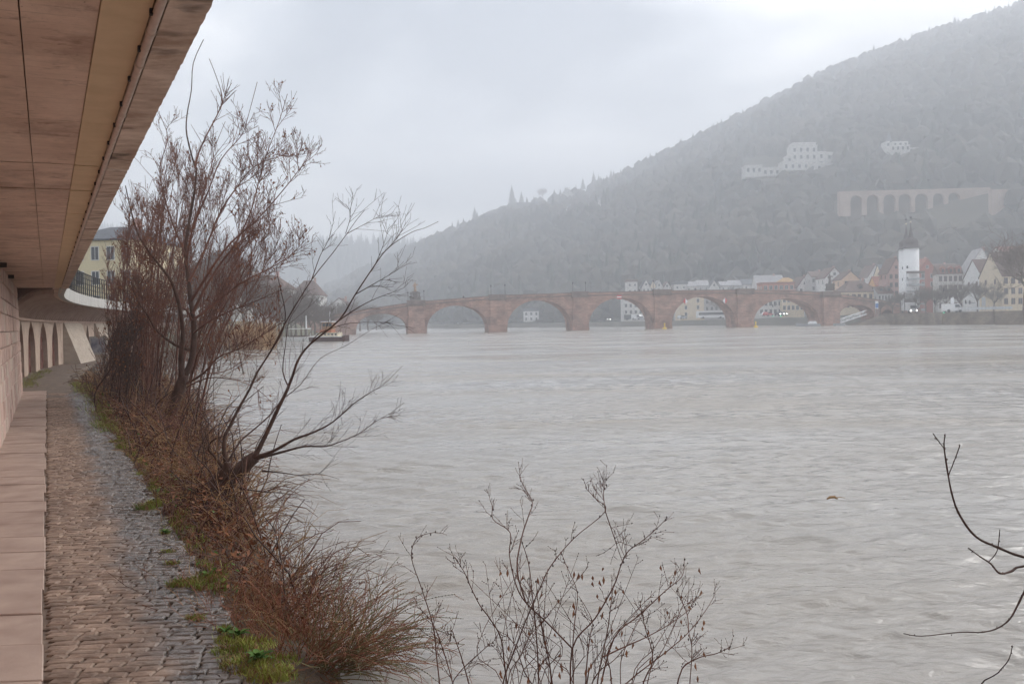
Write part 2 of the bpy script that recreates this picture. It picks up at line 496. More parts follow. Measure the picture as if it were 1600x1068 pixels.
# far stone with courses (too far away for single stones to read)
def coursed(name, c1, c2, mort, bw, bh, bias=0.0):
    m = bpy.data.materials.new(name); m.use_nodes = True
    t = m.node_tree; b = t.nodes["Principled BSDF"]
    g = t.nodes.new("ShaderNodeNewGeometry")
    sx = t.nodes.new("ShaderNodeSeparateXYZ"); t.links.new(g.outputs["Position"], sx.inputs[0])
    cb = t.nodes.new("ShaderNodeCombineXYZ")
    ad = t.nodes.new("ShaderNodeMath"); ad.operation = 'ADD'
    t.links.new(sx.outputs["X"], ad.inputs[0]); t.links.new(sx.outputs["Y"], ad.inputs[1])
    t.links.new(ad.outputs[0], cb.inputs["X"]); t.links.new(sx.outputs["Z"], cb.inputs["Y"])
    br = t.nodes.new("ShaderNodeTexBrick")
    br.inputs["Color1"].default_value = (*c1, 1); br.inputs["Color2"].default_value = (*c2, 1)
    br.inputs["Mortar"].default_value = (*mort, 1)
    br.inputs["Scale"].default_value = 1.0
    br.inputs["Brick Width"].default_value = bw; br.inputs["Row Height"].default_value = bh
    br.inputs["Mortar Size"].default_value = 0.03
    t.links.new(cb.outputs[0], br.inputs["Vector"])
    nz = t.nodes.new("ShaderNodeTexNoise"); nz.inputs["Scale"].default_value = 0.35; nz.inputs["Detail"].default_value = 6
    t.links.new(g.outputs["Position"], nz.inputs["Vector"])
    hv = t.nodes.new("ShaderNodeHueSaturation")
    mr = t.nodes.new("ShaderNodeMapRange"); mr.inputs["From Min"].default_value = 0.3; mr.inputs["From Max"].default_value = 0.7
    mr.inputs["To Min"].default_value = 0.65; mr.inputs["To Max"].default_value = 1.3
    t.links.new(nz.outputs["Fac"], mr.inputs["Value"]); t.links.new(mr.outputs["Result"], hv.inputs["Value"])
    t.links.new(br.outputs["Color"], hv.inputs["Color"]); t.links.new(hv.outputs["Color"], b.inputs["Base Color"])
    b.inputs["Roughness"].default_value = 0.9
    return m
M['bridge'] = coursed('bridge_sandstone', (0.33, 0.19, 0.145), (0.43, 0.275, 0.215), (0.24, 0.15, 0.12), 1.3, 0.5)
M['bridge_cap'] = mat('weathered_cap_stone', (0.17, 0.125, 0.105), (0.26, 0.195, 0.165), scale=0.8, rough=0.9)
M['quay'] = coursed('quay_stone', (0.17, 0.13, 0.095), (0.25, 0.19, 0.14), (0.12, 0.1, 0.08), 1.0, 0.45)

# ------------------------------------------------------------------ water
wm = bpy.data.materials.new('river_water'); wm.use_nodes = True
t = wm.node_tree; b = t.nodes["Principled BSDF"]
b.inputs["Base Color"].default_value = (0.215, 0.19, 0.16, 1)
b.inputs["Roughness"].default_value = 0.16
b.inputs["IOR"].default_value = 1.333
g = t.nodes.new("ShaderNodeNewGeometry")
def wnoise(scale, st, det=3):
    mp_ = t.nodes.new("ShaderNodeMapping"); mp_.inputs["Scale"].default_value = st
    mp_.inputs["Rotation"].default_value = (0, 0, R(12))
    t.links.new(g.outputs["Position"], mp_.inputs["Vector"])
    n_ = t.nodes.new("ShaderNodeTexNoise"); n_.inputs["Scale"].default_value = scale; n_.inputs["Detail"].default_value = det
    n_.inputs["Distortion"].default_value = 0.6
    t.links.new(mp_.outputs["Vector"], n_.inputs["Vector"])
    return n_.outputs["Fac"]
na = wnoise(3.6, (0.45, 1.0, 1.0), 4)
nb = wnoise(0.5, (0.5, 1.0, 1.0), 3)
bp1 = t.nodes.new("ShaderNodeBump"); bp1.inputs["Strength"].default_value = 0.8; bp1.inputs["Distance"].default_value = 0.09
bp2 = t.nodes.new("ShaderNodeBump"); bp2.inputs["Strength"].default_value = 0.6; bp2.inputs["Distance"].default_value = 0.06
t.links.new(na, bp1.inputs["Height"]); t.links.new(nb, bp2.inputs["Height"])
nc = wnoise(13.0, (0.4, 1.0, 1.0), 3)
bp3 = t.nodes.new("ShaderNodeBump"); bp3.inputs["Strength"].default_value = 0.9; bp3.inputs["Distance"].default_value = 0.016
t.links.new(nc, bp3.inputs["Height"]); t.links.new(bp2.outputs["Normal"], bp3.inputs["Normal"]); t.links.new(bp3.outputs["Normal"], bp1.inputs["Normal"]); t.links.new(bp1.outputs["Normal"], b.inputs["Normal"])
ns = wnoise(0.09, (0.4, 1.0, 1.0), 4)
rs = t.nodes.new("ShaderNodeValToRGB")
rs.color_ramp.elements[0].position = 0.35; rs.color_ramp.elements[0].color = (0.345, 0.305, 0.255, 1)
rs.color_ramp.elements[1].position = 0.65; rs.color_ramp.elements[1].color = (0.40, 0.38, 0.355, 1)
t.links.new(ns, rs.inputs["Fac"]); t.links.new(rs.outputs["Color"], b.inputs["Base Color"])

nrw = wnoise(0.16, (0.35, 1.0, 1.0), 4)      # wind lanes: smoother and rougher patches
mrw = t.nodes.new("ShaderNodeMapRange"); mrw.inputs["From Min"].default_value = 0.36; mrw.inputs["From Max"].default_value = 0.66
mrw.inputs["To Min"].default_value = 0.08; mrw.inputs["To Max"].default_value = 0.26
t.links.new(nrw, mrw.inputs["Value"]); t.links.new(mrw.outputs["Result"], b.inputs["Roughness"])
mrs = t.nodes.new("ShaderNodeMapRange"); mrs.inputs["From Min"].default_value = 0.36; mrs.inputs["From Max"].default_value = 0.66
mrs.inputs["To Min"].default_value = 0.45; mrs.inputs["To Max"].default_value = 1.0
t.links.new(nrw, mrs.inputs["Value"]); t.links.new(mrs.outputs["Result"], bp1.inputs["Strength"]); t.links.new(mrs.outputs["Result"], bp3.inputs["Strength"])
nd = wnoise(1.1, (0.3, 1.0, 1.0), 3)
bp4 = t.nodes.new("ShaderNodeBump"); bp4.inputs["Strength"].default_value = 0.9; bp4.inputs["Distance"].default_value = 0.10
t.links.new(nd, bp4.inputs["Height"]); t.links.new(bp4.outputs["Normal"], bp2.inputs["Normal"])
nr, na_ = 900, 540
rad = np.concatenate([np.geomspace(1.2, 6.3, 20, endpoint=False), np.geomspace(6.3, 420, nr - 50), np.geomspace(430, 4200, 30)])
ang = np.radians(np.concatenate([np.linspace(-150, -52, 40, endpoint=False), np.linspace(-52, 46, na_ - 80), np.linspace(46.5, 150, 40)]))
RR, AA = np.meshgrid(rad, ang, indexing='ij')
X = RR * np.sin(AA); Y = RR * np.cos(AA)
Z = np.zeros_like(X)
dr = np.gradient(rad)[:, None] * np.ones_like(X)
amp_mod = 0.75 + 0.5 * np.sin(X * 0.05 + 1.3 * np.sin(Y * 0.031)) * np.sin(Y * 0.043 + 0.7)
for k in range(54):
    lam = float(np.exp(RNG.uniform(math.log(0.10), math.log(1.4))))
    th = R(90) + RNG.normal(0, 0.38)          # waves travel mostly along the view, crests across
    kx, ky = math.cos(th) * 2 * math.pi / lam, math.sin(th) * 2 * math.pi / lam
    a = (0.0088 if lam < 0.35 else 0.0062) * lam * (1.0 if lam < 0.4 else 0.8)
    fade = np.clip((lam / (2.2 * dr)) - 0.4, 0, 1)
    warp = 0.6 * np.sin(X * 0.21 / lam + k) + 0.5 * np.sin(Y * 0.17 / lam + 2 * k)
    ph = kx * X + ky * Y + RNG.uniform(0, 6.28) + warp
    Z += a * fade * amp_mod * (np.sin(ph) + 0.25 * np.sin(2 * ph + 1.2))
V = np.stack([X.ravel(), Y.ravel(), Z.ravel()], 1)
nA = len(ang)
I, J = np.meshgrid(np.arange(len(rad) - 1), np.arange(nA - 1), indexing='ij')
q = (I * nA + J).ravel()
Fq = np.stack([q, q + nA, q + nA + 1, q + 1], 1)
props(link('water', np_mesh('water', V, Fq[:, ::-1], wm, True)), kind='structure')

# ------------------------------------------------------------------ left bank, path
def sheet(name, ss, prof, m, kind='structure', smooth=True, jitter=0.0):
    """prof: function s -> list of (n, z)"""
    V = []; Fc = []
    k = None
    for i, s in enumerate(ss):
        pr = prof(s); k = len(pr)
        for j, (n, z) in enumerate(pr):
            p = bank(s, n + random.uniform(-jitter, jitter), z + random.uniform(-jitter, jitter) * 0.5)
            V.append(tuple(p))
    for i in range(len(ss) - 1):
        for j in range(k - 1):
            a = i * k + j
            Fc.append((a, a + 1, a + k + 1, a + k))
    me = bpy.data.meshes.new(name); me.from_pydata(V, [], Fc); me.materials.append(m)
    me.polygons.foreach_set("use_smooth", [smooth] * len(Fc)); me.update()
    o = link(name, me)
    if kind: o["kind"] = kind
    return o
def bank_w(s):
    return float(np.interp(s, [-20, 3, 6, 10, 15, 28, 40, 90, 300], [2.6, 2.5, 2.0, 2.05, 2.6, 3.6, 4.6, 5.5, 6.0]))
def bank_z(s, n):
    """height of the bank surface"""
    w = bank_w(s)
    return float(np.interp(n, [1.3, 1.45, w, w + 1.5], [0.40, 0.27, 0.02, -0.9]))
ssb = list(np.arange(-20, 60, 0.5)) + list(np.arange(60, 300, 4))
sheet('river_bank', ssb, lambda s: [(1.22, -0.6), (1.24, 0.36), (1.45, 0.27 + 0.04 * math.sin(s * 3.1)), (1.45 + (bank_w(s) - 1.45) * 0.5, 0.15 + 0.05 * math.sin(s * 1.7)),
      (bank_w(s), 0.02), (bank_w(s) + 0.5, -0.25), (bank_w(s) + 1.6, -1.2)], M['soil'], jitter=0.05)
sheet('path_ground', list(np.arange(-6, 50, 0.5)) + list(np.arange(50, 120, 3)), lambda s: [(-2.2, 0.478), (0.0, 0.478), (0.6, 0.478), (1.26, 0.474), (1.27, -0.8)], M['joint_dirt'], smooth=False)
# far end of the path is trodden dirt
sheet('dirt_path', list(np.arange(37, 60, 1)) + list(np.arange(60, 120, 3)), lambda s: [(-2.0, 0.50), (-0.6, 0.505), (0.4, 0.50), (1.2 + 0.15 * math.sin(s), 0.455)], M['dirt'])

# setts, laid in courses across the path (courses run skew to the wall)
SKEW = R(25 - 4)
def skew_pt(s, w, z):
    """s along the path, w across it along the skewed courses"""
    return bank(s + w * math.sin(-SKEW) * 1.0, w * math.cos(SKEW), z)
def sett_mesh(i, wx, wy):
    mb = MB()
    j = lambda a: random.uniform(-a, a)
    hx, hy = wx / 2, wy / 2
    base = [(-hx, -hy), (hx, -hy), (hx, hy), (-hx, hy)]
    base = [(x + j(0.010), y + j(0.009)) for x, y in base]
    ring = []
    for k in range(4):
        a = base[k]; b_ = base[(k + 1) % 4]
        ring.append(a); 
        tt = random.uniform(0.35, 0.65)
        ring.append((a[0] + (b_[0] - a[0]) * tt + j(0.008), a[1] + (b_[1] - a[1]) * tt + j(0.008)))
    # cut the corners
    ring = [(x * (0.985 if k % 2 == 0 else 1.0), y * (0.96 if k % 2 == 0 else 1.0)) for k, (x, y) in enumerate(ring)]
    v = [(x, y, -0.09) for x, y in ring] + [(x, y, -0.008 + j(0.003)) for x, y in ring]
    v += [(x * (1 - 0.013 / hx), y * (1 - 0.012 / hy), 0.001 + j(0.0035)) for x, y in ring]
    v.append((j(0.02), j(0.01), 0.005 + j(0.004)))
    fs = []
    for k in range(8):
        k2 = (k + 1) % 8
        fs += [(k, k2, 8 + k2, 8 + k), (8 + k, 8 + k2, 16 + k2, 16 + k), (16 + k, 16 + k2, 24)]
    mb.add(v, fs)
    return mb
sett_protos = []
for wd in (0.11, 0.14, 0.17, 0.2, 0.25):
    for v_ in range(4):
        sett_protos.append((wd, sett_mesh(0, wd - 0.005, 0.108)))
for i in range(len(sett_protos)):
    sett_protos[i] = (*sett_protos[i], sett_protos[i][1].mesh('sett', M['sett'], False))
path = bpy.data.objects.new('path', None); COL.objects.link(path); props(path, kind='structure')
path.location = bank(8, 0.6, 0.45)
rest = MB(); cnt = 0
s = 5.9; CW = 0.113
ca, sa = math.cos(R(4)), math.sin(R(4))
while s < 40:
    w = -0.055 + random.uniform(-0.02, 0.02)
    wmax = 1.25 / math.cos(SKEW) + random.uniform(-0.03, 0.02)
    while w < wmax - 0.07:
        cand = [p for p in sett_protos if w + p[0] <= wmax + 0.03]
        if not cand: break
        wd, mbp, me = random.choice(cand)
        c = skew_pt(s + (w + wd / 2) * 0.0, w + wd / 2, 0.50 + random.uniform(-0.004, 0.004) + 0.005 * math.sin(s * 2.1 + w * 2.5))
        rz = R(4) + random.uniform(-0.05, 0.05) + (math.pi if random.random() < 0.5 else 0)
        tilt = (random.uniform(-0.022, 0.022), random.uniform(-0.016, 0.016))
        if cnt < 300:
            o = link('sett', me, path)
            o.location = c - path.location
            o.rotation_euler = (tilt[0], tilt[1], rz)
            cnt += 1
        else:
            k = len(rest.v); cr, sr = math.cos(rz), math.sin(rz)
            for x, y, z in mbp.v:
                rest.v.append((c.x + x * cr - y * sr, c.y + x * sr + y * cr, c.z + z + x * tilt[1] + y * tilt[0]))
            rest.f.extend([tuple(q + k for q in f) for f in mbp.f])
        w += wd + random.uniform(0.002, 0.01)
    s += CW * (1.0 if s < 13 else 1.12)
rest.build('distant_setts', M['sett'], path, smooth=False, kind='stuff')

# duct slabs along the wall
slabs = bpy.data.objects.new('pavement', None); COL.objects.link(slabs); props(slabs, kind='structure')
slabs.location = bank(8, -0.4, 0.5)
s = 4.6
while s < 41:
    Ls = 0.83 + random.uniform(-0.015, 0.015)
    off = random.uniform(-0.02, 0.02)
    zz = 0.53 + random.uniform(-0.008, 0.008)
    mb = MB()
    g_ = 0.012
    for (z_, ins) in ((0.40, 0.0), (zz - 0.008, 0.0), (zz, 0.008)):
        for (ds, w) in ((g_ + ins, -1.05 + ins), (g_ + ins, -0.09 + off - ins), (Ls - ins, -0.09 + off - ins), (Ls - ins, -1.05 + ins)):
            mb.v.append(tuple(skew_pt(s + ds, w, z_)))
    for a in (0, 4):
        for k in range(4):
            k2 = (k + 1) % 4
            mb.f.append((a + k, a + k2, a + 4 + k2, a + 4 + k))
    mb.f.append((8, 9, 10, 11))
    mb.build('paving_slab', M['slab'], slabs)
    s += Ls

# ------------------------------------------------------------------ retaining wall of squared stone
WN = -0.87
wall = empty('retaining_wall', bank(20, WN, 0.4), 'long pink sandstone block wall under the concrete deck beside the slab walkway', 'wall')
mb = MB()
for s0 in np.arange(-6, 41, 1.0):
    mb.hexa([bank(s0, WN - 0.5, 0.2), bank(s0, WN - 0.045, 0.2), bank(s0 + 1, WN - 0.045, 0.2), bank(s0 + 1, WN - 0.5, 0.2),
             bank(s0, WN - 0.6, 4.6), bank(s0, WN - 0.135, 4.6), bank(s0 + 1, WN - 0.135, 4.6), bank(s0 + 1, WN - 0.6, 4.6)])
mb.build('wall_core', M['mortar'], wall)
zz = 0.45; row = 0
near = MB()
while zz < 4.36:
    hh = random.choice((0.36, 0.40, 0.44))
    if zz + hh > 4.1: hh = 4.36 - zz
    s = -5 - random.uniform(0, 0.5)
    while s < 40.9:
        ln = random.uniform(0.6, 1.15)
        if s + ln > 40.5: ln = 41.0 - s
        g_ = 0.009
        pr = random.uniform(-0.008, 0.012)
        bt = lambda z: -(z - 0.45) * 0.023
        tgt = MB() if s > 17.5 else near
        c = 0.02
        v8 = []
        for z_ in (zz + g_, zz + hh - g_):
            for s_ in (s + g_, s + ln - g_):
                v8.append(bank(s_, WN - 0.09 + bt(z_), z_))
        for z_ in (zz + g_ + c, zz + hh - g_ - c):
            for s_ in (s + g_ + c, s + ln - g_ - c):
                v8.append(bank(s_, WN + pr + random.uniform(-0.006, 0.006) + bt(z_), z_))
        mid = [bank(s_, WN - 0.018 + bt(z_), z_) for z_ in (zz + g_, zz + hh - g_) for s_ in (s + g_, s + ln - g_)]
        v = v8[:4] + mid + v8[4:]
        fs = [(8, 10, 11, 9)]
        for a in (0, 4):
            for p_, q_ in ((0, 1), (1, 3), (3, 2), (2, 0)):
                fs.append((a + p_, a + q_, a + 4 + q_, a + 4 + p_))
        tgt.add(v, fs)
        if s > 17.5:
            tgt.build('stone_block', M['wallstone'] if random.random() < 0.72 else M['wallstone_b'], wall)
        s += ln
    zz += hh; row += 1
near.build('near_stone_blocks', M['wallstone'], wall, kind='stuff')

# ------------------------------------------------------------------ road deck overhead
ZS = 4.36
deck = empty('road_deck', bank(20, 0, ZS), 'brown concrete road deck cantilevered over the riverside path', 'road deck')
joints = [-6, 2.2, 4.3, 8.2, 10.35, 12.2, 14.6, 17.5, 21.0, 25, 29.5, 34.5, 40.5]
BAND0, BAND1 = 0.27, 0.50
def deck_panel(s0, s1, n0, n1, z0, z1, name, m, step=1.0, zrag=0.0):
    mb = MB()
    k = max(1, int(round((s1 - s0) / step)))
    for i in range(k + 1):
        s_ = s0 + (s1 - s0) * i / k
        for (n_, z_) in ((n0, z0), (n1, z0 if zrag == 0 else z0 + random.uniform(-zrag, zrag) * 0.4), (n1, z1), (n0, z1)):
            nn = n_ + (random.uniform(-zrag, zrag) if (zrag and n_ == n1) else 0)
            mb.v.append(tuple(bank(s_, nn, z_)))
        if i:
            a = (i - 1) * 4
            for p_ in range(4):
                q_ = (p_ + 1) % 4
                mb.f.append((a + q_, a + p_, a + 4 + p_, a + 4 + q_))
    mb.f.append((0, 1, 2, 3)); a = k * 4; mb.f.append((a + 3, a + 2, a + 1, a))
    return mb.build(name, m, deck)
for i in range(len(joints) - 1):
    gap = lambda q: 0.055 if q == 10.35 else (0.02 if q in (14.6, 21.0) else 0.005)
    a, b_ = joints[i] + gap(joints[i]), joints[i + 1] - gap(joints[i + 1])
    dz = random.uniform(-0.008, 0.008)
    deck_panel(a, b_, -1.45, -0.09, ZS + dz, 4.62, 'soffit_panel', M['concrete'])
    deck_panel(a, b_, -0.083, BAND0 - 0.002, ZS + dz + 0.003, 4.62, 'soffit_panel', M['concrete'])
    deck_panel(a, b_, BAND0 + 0.002, BAND1, ZS - 0.004 + dz, 4.62, 'painted_band', M['concrete_band'])
    deck_panel(a, b_, BAND1 + 0.055, 0.745, ZS - 0.03, 4.95, 'edge_beam', M['concrete_edge'], step=0.07, zrag=0.0035)
mb = MB()
for s0 in np.arange(-6, 40.5, 1.0):
    mb.hexa([bank(s0, -1.9, 4.625), bank(s0, 0.72, 4.625), bank(s0 + 1, 0.72, 4.625), bank(s0 + 1, -1.9, 4.625),
             bank(s0, -1.9, 4.93), bank(s0, 0.72, 4.93), bank(s0 + 1, 0.72, 4.93), bank(s0 + 1, -1.9, 4.93)])
mb.build('deck_slab', M['joint'], deck)
# curved part with pale fascia
ss = np.arange(40.5, 135, 1.5)
def strip(name, prof, m, ss=ss, parent=deck, smooth=False):
    mb = MB(); k = len(prof)
    for i, s_ in enumerate(ss):
        for n_, z_ in prof: mb.v.append(tuple(bank(s_, n_, z_)))
        if i:
            a = (i - 1) * k
            for p_ in range(k):
                q_ = (p_ + 1) % k
                mb.f.append((a + q_, a + p_, a + k + p_, a + k + q_))
    mb.f.append(tuple(range(k))); mb.f.append(tuple((len(ss) - 1) * k + j for j in range(k - 1, -1, -1)))
    return mb.build(name, m, parent, smooth)
strip('soffit_panel', [(-1.6, ZS), (0.45, ZS), (0.45, 4.9), (-1.6, 4.9)], M['concrete'])
strip('fascia', [(0.455, ZS - 0.03), (0.70, ZS - 0.03), (0.72, 4.97), (0.455, 4.97)], M['concrete_pale'])
strip('deck_slab', [(-6, 4.905), (0.45, 4.905), (0.45, 4.93), (-6, 4.93)], M['joint'])
# drain pipe with brackets
pts = [bank(s_, 0.526, ZS - 0.022) for s_ in np.arange(-5, 46, 0.5)] + [bank(46, 0.50, ZS - 0.01)]
pipe = MB().tube(pts, 0.024, 8).build('drain_pipe', M['pipe'], deck, smooth=True)
for s_ in [3.2 + 0.62 * k + 0.012 * k * k for k in range(34)]:
    mb = MB()
    p = bank(s_, 0.498, ZS - 0.004)
    mb.box((p.x, p.y, p.z - 0.012), (0.018, 0.035, 0.03), R(25))
    br = mb.build('pipe_bracket', M['iron'], deck)
    if random.random() < 0.45:
        q0 = bank(s_ + 0.3, 0.526, ZS - 0.022); q1 = bank(s_ + 0.345, 0.526, ZS - 0.022)
        MB().tube([q0, q1], 0.029, 8).build('pipe_coupling', M['pipe'], deck, smooth=True)
# small dark boxes standing for drips where wall meets deck
for s_ in (25.5, 31.0):
    mb = MB(); p = bank(s_, -0.9, 4.3); mb.box(tuple(p), (0.2, 0.16, 0.1), R(25)); mb.build('drip_block', M['joint'], deck)

# ------------------------------------------------------------------ arcade wall in the bend
AN = -1.28
arc = empty('arcade_wall', bank(55, AN, 0.45), 'sandstone arcade wall with tapering pillars and ribbed cove beneath the bending road', 'wall')
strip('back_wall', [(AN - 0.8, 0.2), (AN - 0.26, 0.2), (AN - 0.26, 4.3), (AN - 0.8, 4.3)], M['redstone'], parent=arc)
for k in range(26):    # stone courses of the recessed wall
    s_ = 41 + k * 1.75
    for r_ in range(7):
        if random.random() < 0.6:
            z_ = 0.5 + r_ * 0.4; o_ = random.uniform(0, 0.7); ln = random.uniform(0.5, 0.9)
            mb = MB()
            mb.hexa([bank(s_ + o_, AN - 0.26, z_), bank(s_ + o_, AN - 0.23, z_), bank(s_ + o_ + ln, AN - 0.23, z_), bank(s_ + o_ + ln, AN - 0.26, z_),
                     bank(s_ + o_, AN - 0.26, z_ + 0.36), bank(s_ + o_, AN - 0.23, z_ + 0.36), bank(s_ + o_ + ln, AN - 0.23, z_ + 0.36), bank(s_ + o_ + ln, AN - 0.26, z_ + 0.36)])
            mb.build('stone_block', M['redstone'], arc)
ZT = 3.28
def pillar(sa, sb, ta, tb, name='pillar', m=None, th=0.26):
    """front outline: foot from sa to sb, head from ta to tb"""
    mb = MB()
    rows = 9
    for i in range(rows):
        f = i / (rows - 1); z_ = 0.42 + (ZT - 0.42) * f
        e_ = f ** 4.5
        for (n_, ) in ((AN,), (AN - th,)):
            mb.v.append(tuple(bank(sa + (ta - sa) * e_, n_, z_)))
            mb.v.append(tuple(bank(sb + (tb - sb) * e_, n_, z_)))
        if i:
            a = (i - 1) * 4
            for p_, q_ in ((0, 1), (1, 3), (3, 2), (2, 0)):
                mb.f.append((a + p_, a + q_, a + 4 + q_, a + 4 + p_))
    mb.f.append((1, 0, 2, 3)); a = (rows - 1) * 4; mb.f.append((a, a + 1, a + 3, a + 2))
    return mb.build(name, m or M['pillar'], arc)
def col_s(u): return s_at_u(u, AN, 38, 120)
gaps = [(30, 37), (43.6, 55), (62, 74), (81, 91), (124, 131), (134.5, 140), (172, 180), (184, 192)]
edges_px = [37, 43.6], [55, 62], [74, 81]
def pil_px(a, b_, grow=0.45):
    sa, sb = col_s(a), col_s(b_)
    pillar(sa, sb, sa - grow * 1.0, sb + grow * 1.0)
def gap_half(a, b_): return (col_s(b_) - col_s(a)) / 2
pg = [(30, 37), (43.6, 55), (62, 74), (81, 91)]
for i in range(3):
    a, b_ = pg[i][1], pg[i + 1][0]
    sa, sb = col_s(a), col_s(b_)
    gl = gap_half(*pg[i]) * 0.97; gr = gap_half(*pg[i + 1]) * 0.97
    pillar(sa, sb, sa - gl, sb + gr)
pillar(41.02, col_s(30), 41.02, col_s(30) + gap_half(30, 37) * 0.97)
def buttress(u0, u1, foot):
    sa, sb = col_s(u0), col_s(u1)
    pillar(sa, sb, sa - 0.9, sb + 0.6, 'pier', M['pillar'])
    mb = MB()
    s0, s1 = sa + (sb - sa) * 0.22, sb + 0.25
    v = [bank(s0, AN + 0.01, 0.4), bank(s1, AN + 0.01, 0.4), bank(s1, AN + foot, 0.4), bank(s0, AN + foot, 0.4),
         bank(s0, AN + 0.01, ZT - 0.01), bank(s1, AN + 0.01, ZT - 0.01), bank(s1, AN + 0.12, ZT - 0.01), bank(s0, AN + 0.12, ZT - 0.01)]
    mb.hexa(v)
    mb.build('buttress', M['buttress'], arc)
buttress(91, 124, 1.15)
pillar(col_s(131), col_s(134.5), col_s(131) - gap_half(124, 131), col_s(134.5) + gap_half(134.5, 140))
buttress(140, 172, 1.1)
for sx in np.arange(col_s(172) + 3, 132, 5.2):
    pillar(sx, sx + 2.4, sx - 1.3, sx + 3.7)
# ribbed cove carrying the deck
def cove_pts(o):
    """concave quarter curve from the pillar heads out to the deck; o moves it towards the open side"""
    out = []
    for i in range(9):
        a = math.pi / 2 * i / 8
        out.append((AN + 1.55 - 1.55 * math.cos(a) + o * math.cos(a), ZT + (ZS - ZT) * math.sin(a) - o * math.sin(a)))
    return out
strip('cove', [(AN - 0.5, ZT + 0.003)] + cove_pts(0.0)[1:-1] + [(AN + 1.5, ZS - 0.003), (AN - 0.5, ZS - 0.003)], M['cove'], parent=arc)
strip('string_course', [(AN - 0.4, ZT + 0.003), (AN + 0.16, ZT + 0.003), (AN + 0.16, ZT + 0.12), (AN - 0.4, ZT + 0.12)], M['rib'], parent=arc)
for s_ in np.arange(42.0, 118, 1.0):
    mb = MB(); p0 = cove_pts(-0.05); p1 = cove_pts(0.17)
    for i in range(9):
        for ds, (n_, z_) in ((-0.1, p0[i]), (-0.1, p1[i]), (0.1, p1[i]), (0.1, p0[i])):
            mb.v.append(tuple(bank(s_ + ds, n_, max(ZT + 0.13, min(z_, ZS - 0.005)))))
        if i:
            a = (i - 1) * 4
            for p_ in range(4):
                q_ = (p_ + 1) % 4
                mb.f.append((a + q_, a + p_, a + 4 + p_, a + 4 + q_))
    mb.build('rib', M['rib'], arc)

# grid railing on the bend
rail = empty('railing', bank(60, 0.58, 4.97), 'dark metal grid railing on the pale edge of the bending road deck', 'railing')
s0r = 41.0
for z_ in (5.12, 5.44, 5.76, 6.08, 6.4):
    pts = [bank(s_, 0.58, z_) for s_ in np.arange(s0r, 128, 2.0)]
    MB().tube(pts, 0.026 if z_ < 6.3 else 0.04, 4).build('rail', M['iron'], rail)
post = MB().bx(-0.035, 0.035, -0.025, 0.025, 0.0, 1.42).mesh('post', M['iron'])
for s_ in np.arange(s0r, 126, 1.05):
    o = link('post', post, rail); o.location = bank(s_, 0.58, 4.97) - rail.location
    o.rotation_euler = (0, 0, _heading(s_))
# ------------------------------------------------------------------ far land
M['land'] = mat('far_ground', (0.10, 0.10, 0.06), (0.17, 0.15, 0.10), scale=0.05, rough=0.95)
M['asphalt'] = mat('asphalt', (0.05, 0.05, 0.052), (0.075, 0.073, 0.07), scale=0.6, rough=0.9)
M['hill'] = mat('wooded_hill_ground', (0.05, 0.045, 0.033), (0.09, 0.08, 0.055), scale=0.02, rough=0.95)
M['meadow'] = mat('hill_meadow', (0.09, 0.11, 0.05), (0.13, 0.14, 0.07), scale=0.03, rough=0.95)
M['wood_bare'] = mat('bare_wood_canopy', (0.035, 0.036, 0.032), (0.10, 0.085, 0.066), scale=0.012, rough=0.95)
M['wood_fir'] = mat('fir_foliage', (0.034, 0.04, 0.03), (0.05, 0.058, 0.042), scale=0.4, rough=0.9)

# right bank: a sheet behind its water edge
edge = [(196, -150), (165, 60), (124, 241), (117, 285), (112, 327), (101, 352), (78, 400), (44, 430), (13, 495), (-33, 525), (-90, 620), (-260, 860), (-700, 1300)]
hill_pts = []
mb = MB()
n_in = [(1500, -150), (1500, 60), (1500, 241), (1500, 320), (1500, 420), (1500, 560), (1500, 700), (1300, 900), (1000, 1200), (700, 1500), (300, 1700), (-200, 1900), (-600, 2200)]
zr = [3.2] * 5 + [2.6, 2.2, 2.0, 2.0, 2.0, 2, 2, 2]
for i, ((a, b_), (c, d_), z_) in enumerate(zip(edge, n_in, zr)):
    mb.v += [(a, b_, -1.5), (a + 0.01, b_, z_), (c, d_, z_ + 1.5)]
    if i:
        k = (i - 1) * 3
        mb.f += [(k, k + 1, k + 4, k + 3), (k + 1, k + 2, k + 5, k + 4)]
props(mb.build('right_bank', mat('grey_bank_ground', (0.17, 0.165, 0.145), (0.24, 0.225, 0.2), scale=0.1, rough=0.95)), kind='structure')
mb = MB()   # bank road
for i in range(2, 10):
    p = Vector((*edge[i], 0)); q = Vector((*edge[min(i + 1, 12)], 0)); tdir = (q - p).normalized(); nrm = Vector((tdir.y, -tdir.x, 0))
    z_ = zr[i] + 0.06
    a = p + nrm * 4; c = p + nrm * 11
    mb.v += [(a.x, a.y, z_), (c.x, c.y, z_ + 0.05)]
    if i > 2:
        k = (i - 3) * 2
        mb.f.append((k, k + 1, k + 3, k + 2))
props(mb.build('road', M['asphalt']), kind='structure')
# left bank land
mb = MB()
rows = list(np.arange(60, 300, 12)) + [330, 400, 500, 600, 690]
for i, s_ in enumerate(rows):
    a = bank(s_, 4.0 if s_ < 290 else 6, -1.0); b_ = bank(s_, 1.1 if s_ > 115 else -2.0, 0.9 if s_ > 115 else 0.42); c = bank(s_, -2.2 if s_ < 130 else -6, 0.42 if s_ < 115 else 4.0); d_ = bank(s_, -700, 5.0)
    if s_ < 120:
        b_.z = 0.40
    mb.v += [tuple(a), tuple(b_), tuple(c), tuple(d_)]
    if i:
        k = (i - 1) * 4
        for j in range(3): mb.f.append((k + j, k + j + 1, k + 5 + j, k + 4 + j))
props(mb.build('left_bank', M['land'], smooth=True), kind='structure')

